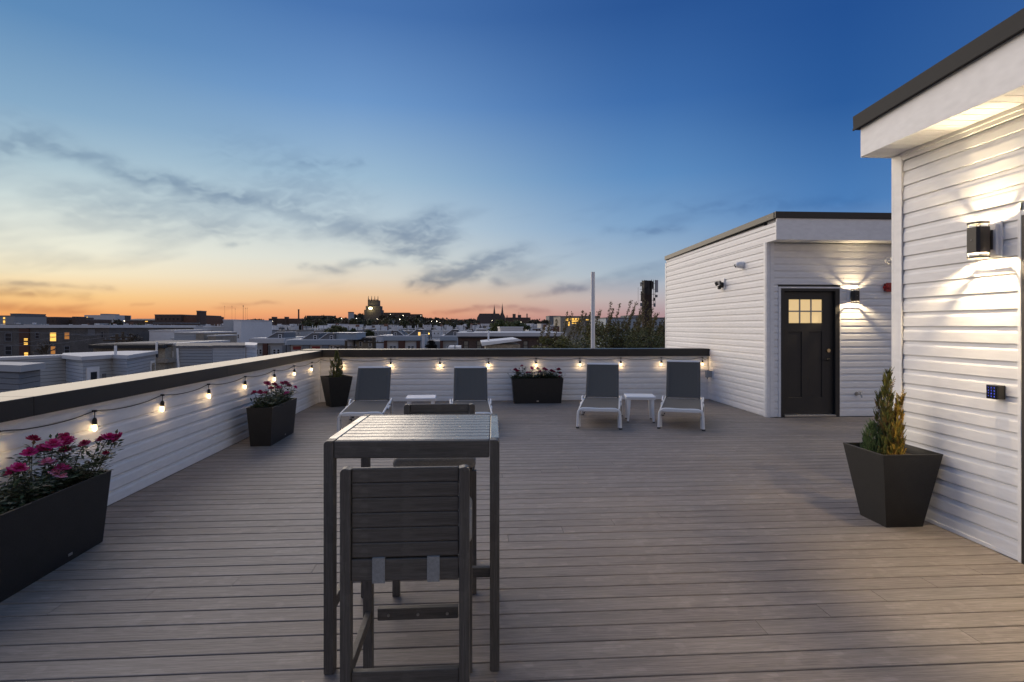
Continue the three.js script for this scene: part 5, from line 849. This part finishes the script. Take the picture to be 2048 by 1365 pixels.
// --- cell mast: a brick stack hung with antennas
{
  const s = site('cell_tower', 'dark brick stack hung with phone antennas left of the stair house', 'tower', 85, 1297), top = s.P(1297, 562)[1], r0 = 0.74;
  mesh('stack', new THREE.CylinderGeometry(r0, r0 * 1.04, top, 20), W_.stack, s.g, 0, top / 2, -r0); mesh('crown', new THREE.CylinderGeometry(r0 * 1.05, r0 * 1.02, 1.9, 20), W_.cornice, s.g, 0, top - 0.9, -r0);
  for (const [x0, x1, y0, y1, out, m] of [[1288, 1294, 561, 576, 0.1, W_.cornice], [1302, 1306.5, 563, 578, 0.15, W_.cornice], [1311, 1316.5, 560.5, 585, 0, W_.grey], [1281, 1283, 565, 573, 0.1, W_.cornice], [1282, 1284, 583, 603, 0.1, W_.cornice], [1311.5, 1315, 590, 595, 0.1, W_.slate], [1307, 1310, 596, 602, 0.1, W_.cornice], [1280.5, 1284.5, 606, 613, 0.1, W_.slate], [1307.5, 1311, 607, 614, 0.1, W_.slate], [1295, 1299, 575, 590, 0.2, W_.cornice]]) s.block('antenna', x0, x1, y0, y1, 0.22, m, out);
  for (const y of [566, 578, 588, 600, 609]) s.block('bracket', 1282, 1313, y, y + 0.7, 0.08, W_.cornice, -r0 + 0.2); for (const x of [1284.5, 1288.5, 1303.5, 1307.5, 1310.5]) s.block('antenna_pole', x - 0.35, x + 0.35, 560, 612, 0.06, W_.cornice, 0.02);
  s.block('whip_antenna', 1276.3, 1276.7, 575, 612, 0.03, W_.cornice, 0); s.block('whip_antenna', 1303, 1303.4, 559, 566, 0.03, W_.cornice, 0);
}
// utility poles with cross arms and wires
for (const [x, y, D, l] of [[233, 669, 48, 'left utility pole of the pair in front of the white walls'], [245, 664, 52, 'right utility pole of the pair in front of the white walls'], [692, 682, 48, 'utility pole at the white party wall'], [747, 675, 55, 'utility pole right of the second beige house']]) {
  const s = site('utility_pole', l, 'utility pole', D, x, 'utility poles'), h = s.P(x, y)[1]; mesh('pole', new THREE.CylinderGeometry(0.11, 0.16, h, 10), barkMat, s.g, 0, h / 2, 0); for (const k of [0.5, 1.3]) mesh('cross_arm', box(1.9, 0.12, 0.12), barkMat, s.g, 0, h - k, 0.12); for (const a of [-0.8, -0.4, 0.4, 0.8]) mesh('insulator', new THREE.CylinderGeometry(0.04, 0.05, 0.16, 8), W_.slate, s.g, a, h - 0.38, 0.12);
}
[[[-60, 662], [62, 666], [233, 671], 49], [[-60, 684], [60, 692], [233, 672], 49], [[233, 671], [240, 669.5], [245, 666.5], 50], [[30, 690], [130, 672], [245, 667], 52]].forEach(([a, b, c, D], i) => { const pts = [a, b, c].map(([x, y]) => onZ(x, y, -D)), o = pts[0]; const t = thing('power_line', ['upper power line crossing the dark apartment block', 'lower power line sagging across the dark apartment block', 'short power line between the paired utility poles', 'slanting service wire in front of the dark apartment block'][i], 'wire', o, 0, 'power lines'); mesh('wire', tube(pts.map((p) => [p[0] - o[0], p[1] - o[1], p[2] - o[2]]), 0.018, 24, 5), W_.slate, t); });

// --- small far houses packed between the named ones: one look, seen only as grey and white cubes
{
  const r = rng(404), tones = [W_.white, W_.pale, W_.grey, W_.mid, W_.brick, W_.brickDark, W_.beige, W_.mid, W_.slate, W_.grey, W_.slate, W_.blue];
  const rows = [[100, 480, 1110, 662, 30], [135, 240, 1100, 657, 40], [180, 230, 1120, 653.5, 40], [250, -160, 1200, 650.5, 60], [340, -300, 1300, 648, 60]];
  for (const [D, x0, x1, y, n] of rows) for (let i = 0; i < n; i++) {
    const a = x0 + (x1 - x0) * (i + r() * 0.6) / n, w = (x1 - x0) / n * (0.45 + 0.5 * r()), top = y + (r() - 0.35) * (653 - y + 9) * 0.5 + 1.2, d = D * (0.92 + 0.16 * r()), m = tones[(r() * tones.length) | 0];
    if (D > 170 && ((a > 608 && a < 700) || (a > 700 && a < 860) || (a > 860 && a < 1000 && r() < 0.5))) continue;
    const toneName = m === W_.white ? 'white' : m === W_.pale ? 'pale' : m === W_.brick ? 'red brick' : m === W_.brickDark ? 'dark brick' : m === W_.beige ? 'beige' : m === W_.slate ? 'slate' : m === W_.blue ? 'blue-grey' : 'grey', rowName = ['nearest', 'second', 'third', 'fourth', 'farthest'][rows.findIndex((q) => q[0] === D)], part3 = a < 400 ? 'left' : a < 800 ? 'middle' : 'right';
    const s = site('distant_house', `small ${toneName} house in the ${part3} of the ${rowName} row of packed city blocks`, 'house', d, a + w / 2, 'packed distant houses');
    s.block('wall', a, a + w, top, null, 7 + 4 * r(), m); s.roof(a, a + w, top, 8, r() < 0.7 ? W_.roof : W_.roofDark, 0.05, 0.2);
    if (D < 190) for (let k = 0; k < 2; k++) { const wx = a + w * (0.2 + 0.4 * k), ww = w * 0.16; s.window(wx, wx + ww, top + 2.2, top + 2.2 + 3.2 * 120 / D, r() < 0.08 ? litWin : W_.pane); }
    if (D < 260) for (let k = 0; k < 2; k++) { const vx = a + w * r(), q = s.P(vx, top); mesh('vent_pipe', new THREE.CylinderGeometry(0.07, 0.07, 1.1, 6), r() < 0.5 ? W_.white : W_.slate, s.g, q[0], q[1] + 0.4, -1 - 4 * r()); if (r() < 0.5) mesh('air_unit', box(1, 0.7, 0.8), W_.pale, s.g, q[0] * 0.6, q[1] + 0.45, -2 - 3 * r()); if (r() < 0.1) mesh('chimney', box(0.6, 1.3, 0.6), W_.brick, s.g, -q[0] * 0.7, q[1] + 0.6, -5); }
    if (r() < 0.35) s.block('stair_hut', a + w * 0.2, a + w * 0.55, top - 180 / D, top, 3, r() < 0.5 ? W_.white : W_.grey, -2);
  }
}
// --- far rise with woods, along the horizon
{
  const r = rng(8), n = 160, pos = [], idx = [], R = 2600;
  for (let i = 0; i <= n; i++) { const a = -1.25 + 2.5 * i / n, h = 16 + 26 * fbm(i * 0.11 + 3, 2.5, 4) + 5 * r(); for (const [rr, y] of [[R, -12], [R + 60, h * 0.6], [R + 220, h], [R + 700, -12]]) pos.push(Math.sin(a + YAW) * rr, y, -Math.cos(a + YAW) * rr); if (i < n) for (let k = 0; k < 3; k++) { const b = i * 4 + k; idx.push(b, b + 1, b + 5, b, b + 5, b + 4); } }
  const g = new THREE.BufferGeometry(); g.setAttribute('position', new THREE.Float32BufferAttribute(pos, 3)); g.setIndex(idx); g.computeVertexNormals(); const m = W_.far.clone(); m.side = THREE.DoubleSide; structure('hills', g, m);
}
// --- trees
function tree(label, px, D, yTop, yCrown, wpx, seed, tone, n, leaf, upright = 0, group = 'city trees', yShoot = yTop) {
  const r = rng(seed), base = onZ(px, 700, -D), top = onZ(px, yTop, -D)[1], low = onZ(px, yCrown, -D)[1], wid = wpx / F * D, h = top - GROUND, ch = top - low, tip = onZ(px, yShoot, -D)[1] - GROUND;
  const t = thing('tree', label, 'tree', [base[0], GROUND, -D], 0, group), limbs = [], list = [], c0 = low - GROUND;
  limbs.push(new THREE.CylinderGeometry(h * 0.008, h * 0.02, c0 + ch * 0.4, 8).translate(0, (c0 + ch * 0.4) / 2, 0));
  const nc = 26;
  for (let i = 0; i < nc; i++) {
    const a = r() * 6.283, k = Math.pow(r(), 0.75), rr = wid / 2 * Math.sqrt(r()) * Math.sqrt(Math.max(0.06, 1 - Math.pow(k * 1.02 - 0.25, 2) / 0.62)), c = V(Math.cos(a) * rr, c0 + ch * (0.06 + 0.84 * k), Math.sin(a) * rr * 0.9), cr = wid * (0.09 + 0.08 * r());
    const cv = new THREE.QuadraticBezierCurve3(V(0, c0 + ch * 0.1 * r(), 0), V(c.x * 0.4, c.y - ch * 0.1, c.z * 0.4), c); limbs.push(new THREE.TubeGeometry(cv, 5, h * 0.004, 4));
    for (let j = 0; j < n / nc; j++) { const d = rv(r).multiplyScalar(cr * Math.pow(r(), 0.4)); d.y *= 0.75; const p = c.clone().add(d), kk = 0.6 + 0.8 * r(), q = rv(r); list.push([p, q, V(0, 0, 0).crossVectors(q, rv(r)).normalize(), leaf * (0.7 + 0.6 * r()), leaf * 0.32, [tone[0] * kk, tone[1] * kk, tone[2] * kk]]); }
  }
  for (let i = 0; i < upright; i++) { // long spring shoots above the crown, leafed along their length
    const a = (i + r()) / upright - 0.5, x = a * wid * 0.92, b = V(x * 0.9, c0 + ch * (0.5 + 0.3 * r()), (r() - 0.5) * wid * 0.3), hh = (tip - b.y) * (0.45 + 0.55 * r()) * (1 - 0.7 * Math.abs(a - 0.1)), e = b.clone().add(V(hh * (0.08 + 0.38 * r()), hh, (r() - 0.5) * hh * 0.3));
    limbs.push(new THREE.TubeGeometry(new THREE.QuadraticBezierCurve3(b, b.clone().lerp(e, 0.5).add(V(0.08, 0.1, 0)), e), 6, 0.012, 4));
    for (let j = 0; j < 110; j++) { const k = 0.15 + 0.85 * r(), p = b.clone().lerp(e, k).add(rv(r).multiplyScalar(0.065)), q = rv(r), kk = 0.6 + 0.8 * r(); list.push([p, q, V(0, 0, 0).crossVectors(q, rv(r)).normalize(), leaf * 0.7, leaf * 0.25, [tone[0] * kk * 1.3, tone[1] * kk, tone[2] * kk]]); }
  }
  mesh('trunk', join(limbs), barkMat, t); const f = mesh('crown', blades(list), leafMat, t); f.userData.kind = 'stuff';
}
tree('tall tree with long upright spring shoots behind the vent pipe', 1232, 31, 652, 712, 215, 31, [0.12, 0.125, 0.036], 7000, 0.12, 32, 'city trees', 592);
tree('leafy tree below the cell tower with a few upright shoots', 1288, 34, 660, 712, 110, 32, [0.13, 0.125, 0.03], 3600, 0.12, 9, 'city trees', 612);
tree('olive tree in front of the right end of the brick row', 1112, 29, 672, 712, 90, 33, [0.13, 0.13, 0.032], 2600, 0.11, 8, 'city trees', 618);
tree('dark bluish tree at the foot of the cell tower', 1325, 60, 652, 700, 45, 34, [0.03, 0.045, 0.03], 2500, 0.25, 0);
tree('yellow-green tree behind the brick row', 1000, 90, 643, 668, 55, 35, [0.10, 0.12, 0.03], 3000, 0.3, 0);
tree('second yellow-green tree behind the brick row', 1034, 95, 644, 668, 50, 36, [0.09, 0.11, 0.035], 3000, 0.3, 0);
tree('pale green tree behind the red panelled terrace', 672, 85, 655, 676, 48, 37, [0.09, 0.10, 0.03], 2600, 0.28, 0);
tree('small green tree beside the white stepping house', 706, 95, 659, 672, 18, 38, [0.04, 0.06, 0.02], 1200, 0.28, 0);
tree('small green tree left of the blue-grey terrace', 737, 90, 662, 676, 22, 39, [0.05, 0.065, 0.02], 1400, 0.28, 0);
tree('low green tree behind the utility pole pair', 275, 130, 650, 668, 40, 40, [0.05, 0.06, 0.02], 1600, 0.4, 0);
tree('bare brown tree beside the utility pole pair', 262, 58, 668, 690, 36, 41, [0.05, 0.035, 0.025], 260, 0.16, 0);
tree('thin bare tree in front of the dark apartment block', 90, 52, 681, 712, 36, 42, [0.10, 0.085, 0.07], 220, 0.14, 0);
tree('dark brown tree above the slatted roof terrace', 862, 66, 682, 700, 22, 43, [0.03, 0.024, 0.018], 900, 0.2, 0);
{
  const r = rng(55); // wooded hill under the gothic tower and along the skyline
  const W = [[618, 634], [634, 636], [650, 633], [664, 634], [680, 636], [690, 637], [708, 629], [720, 628], [765, 630], [782, 629], [800, 631], [815, 634], [828, 632], [838, 631], [850, 636], [862, 638], [874, 637], [886, 639], [898, 640], [912, 639], [926, 641], [940, 640], [948, 639], [1064, 641], [1078, 642], [1090, 641], [520, 641], [508, 640], [495, 641], [415, 640], [428, 641], [160, 643], [235, 642]];
  W.forEach(([x, y], i) => tree('dark tree of the wooded skyline around the gothic tower and church', x, 330 + 130 * r(), y, 654, 20 + 10 * r(), 100 + i, [0.07, 0.062, 0.038], 700, 1.3, 0, 'wooded skyline'));
  [[616, 642], [628, 640], [640, 638], [652, 639], [664, 638], [676, 640], [688, 641], [704, 638], [716, 636], [728, 637], [742, 639], [757, 640], [770, 638], [783, 638], [796, 640], [808, 639], [820, 638], [832, 638], [844, 640], [856, 643], [868, 645], [880, 646], [895, 645], [910, 646], [925, 645], [940, 646], [952, 648]].forEach(([x, y], i) => tree(['dull green', 'brownish', 'olive', 'grey-green', 'dark'][i % 5] + ' tree on the slope ' + (x < 700 ? 'left of the small brick tower' : x < 770 ? 'below the gothic tower' : x < 860 ? 'below the long wing of the gothic tower' : 'left of the twin-spire church'), x, 205 + 50 * r(), y, 664, 22 + 10 * r(), 150 + i, [[0.075, 0.085, 0.035], [0.085, 0.065, 0.04], [0.09, 0.085, 0.03], [0.07, 0.08, 0.05], [0.05, 0.05, 0.03]][i % 5], 700, 0.8, 0, 'trees on the slope'));
}
// --- street lamps far off, each a post with a glowing head
{
  const r = rng(12), L = [[428, 642, 1], [525, 642.7, 1.9], [596, 647, 1.2], [545, 643, 0.8], [683, 637.5, 0.8], [713, 637.5, 1.4], [754, 639, 2.1], [772, 639, 1], [780.5, 629.5, 1.3], [803, 632, 0.9], [806, 631.6, 0.9], [789.7, 639, 1.6], [799, 639, 1.7], [748, 647, 1.2], [751, 646, 1], [742, 651, 1], [764, 646, 0.8], [863, 643, 0.7], [868.5, 645.5, 1.2], [873.5, 643, 1.1], [879.5, 645.7, 1.1], [866, 647, 0.7], [882, 650.5, 0.9], [891, 650.5, 1], [897, 651, 0.8], [904, 651, 0.9], [912, 651, 0.9], [950, 651, 0.7], [984, 641, 0.7], [1065, 651, 1], [1042, 645, 0.9], [1108, 647, 1], [161, 644.5, 1.2], [164, 645.5, 1], [248, 642, 1.2], [266, 645, 1.3], [295, 643, 1.1], [205, 651.5, 1], [35, 646, 0.8], [50, 648, 0.9], [858, 668, 1.6, 1], [841.5, 632, 0.6]];
  L.forEach(([x, y, s, or]) => { const D = or ? 75 : 300 + 120 * r(), t = site('street_lamp', or ? 'orange street lamp glowing between the terraces' : 'tiny glowing street lamp among the far roofs and trees', 'street lamp', D, x, or ? undefined : 'far street lamps'), h = t.P(x, y)[1], k = D / F * s * 0.55; mesh('post', new THREE.CylinderGeometry(0.06, 0.1, h, 6), W_.slate, t.g, 0, h / 2, -k); mesh('lamp_head', new THREE.SphereGeometry(k, 10, 8), or ? new THREE.MeshStandardMaterial({ color: rgb(1, 0.6, 0.2), emissive: rgb(1, 0.5, 0.1), emissiveIntensity: 4 }) : whiteGlow, t.g, 0, h, 0); });
}
renderer.render(scene, camera);
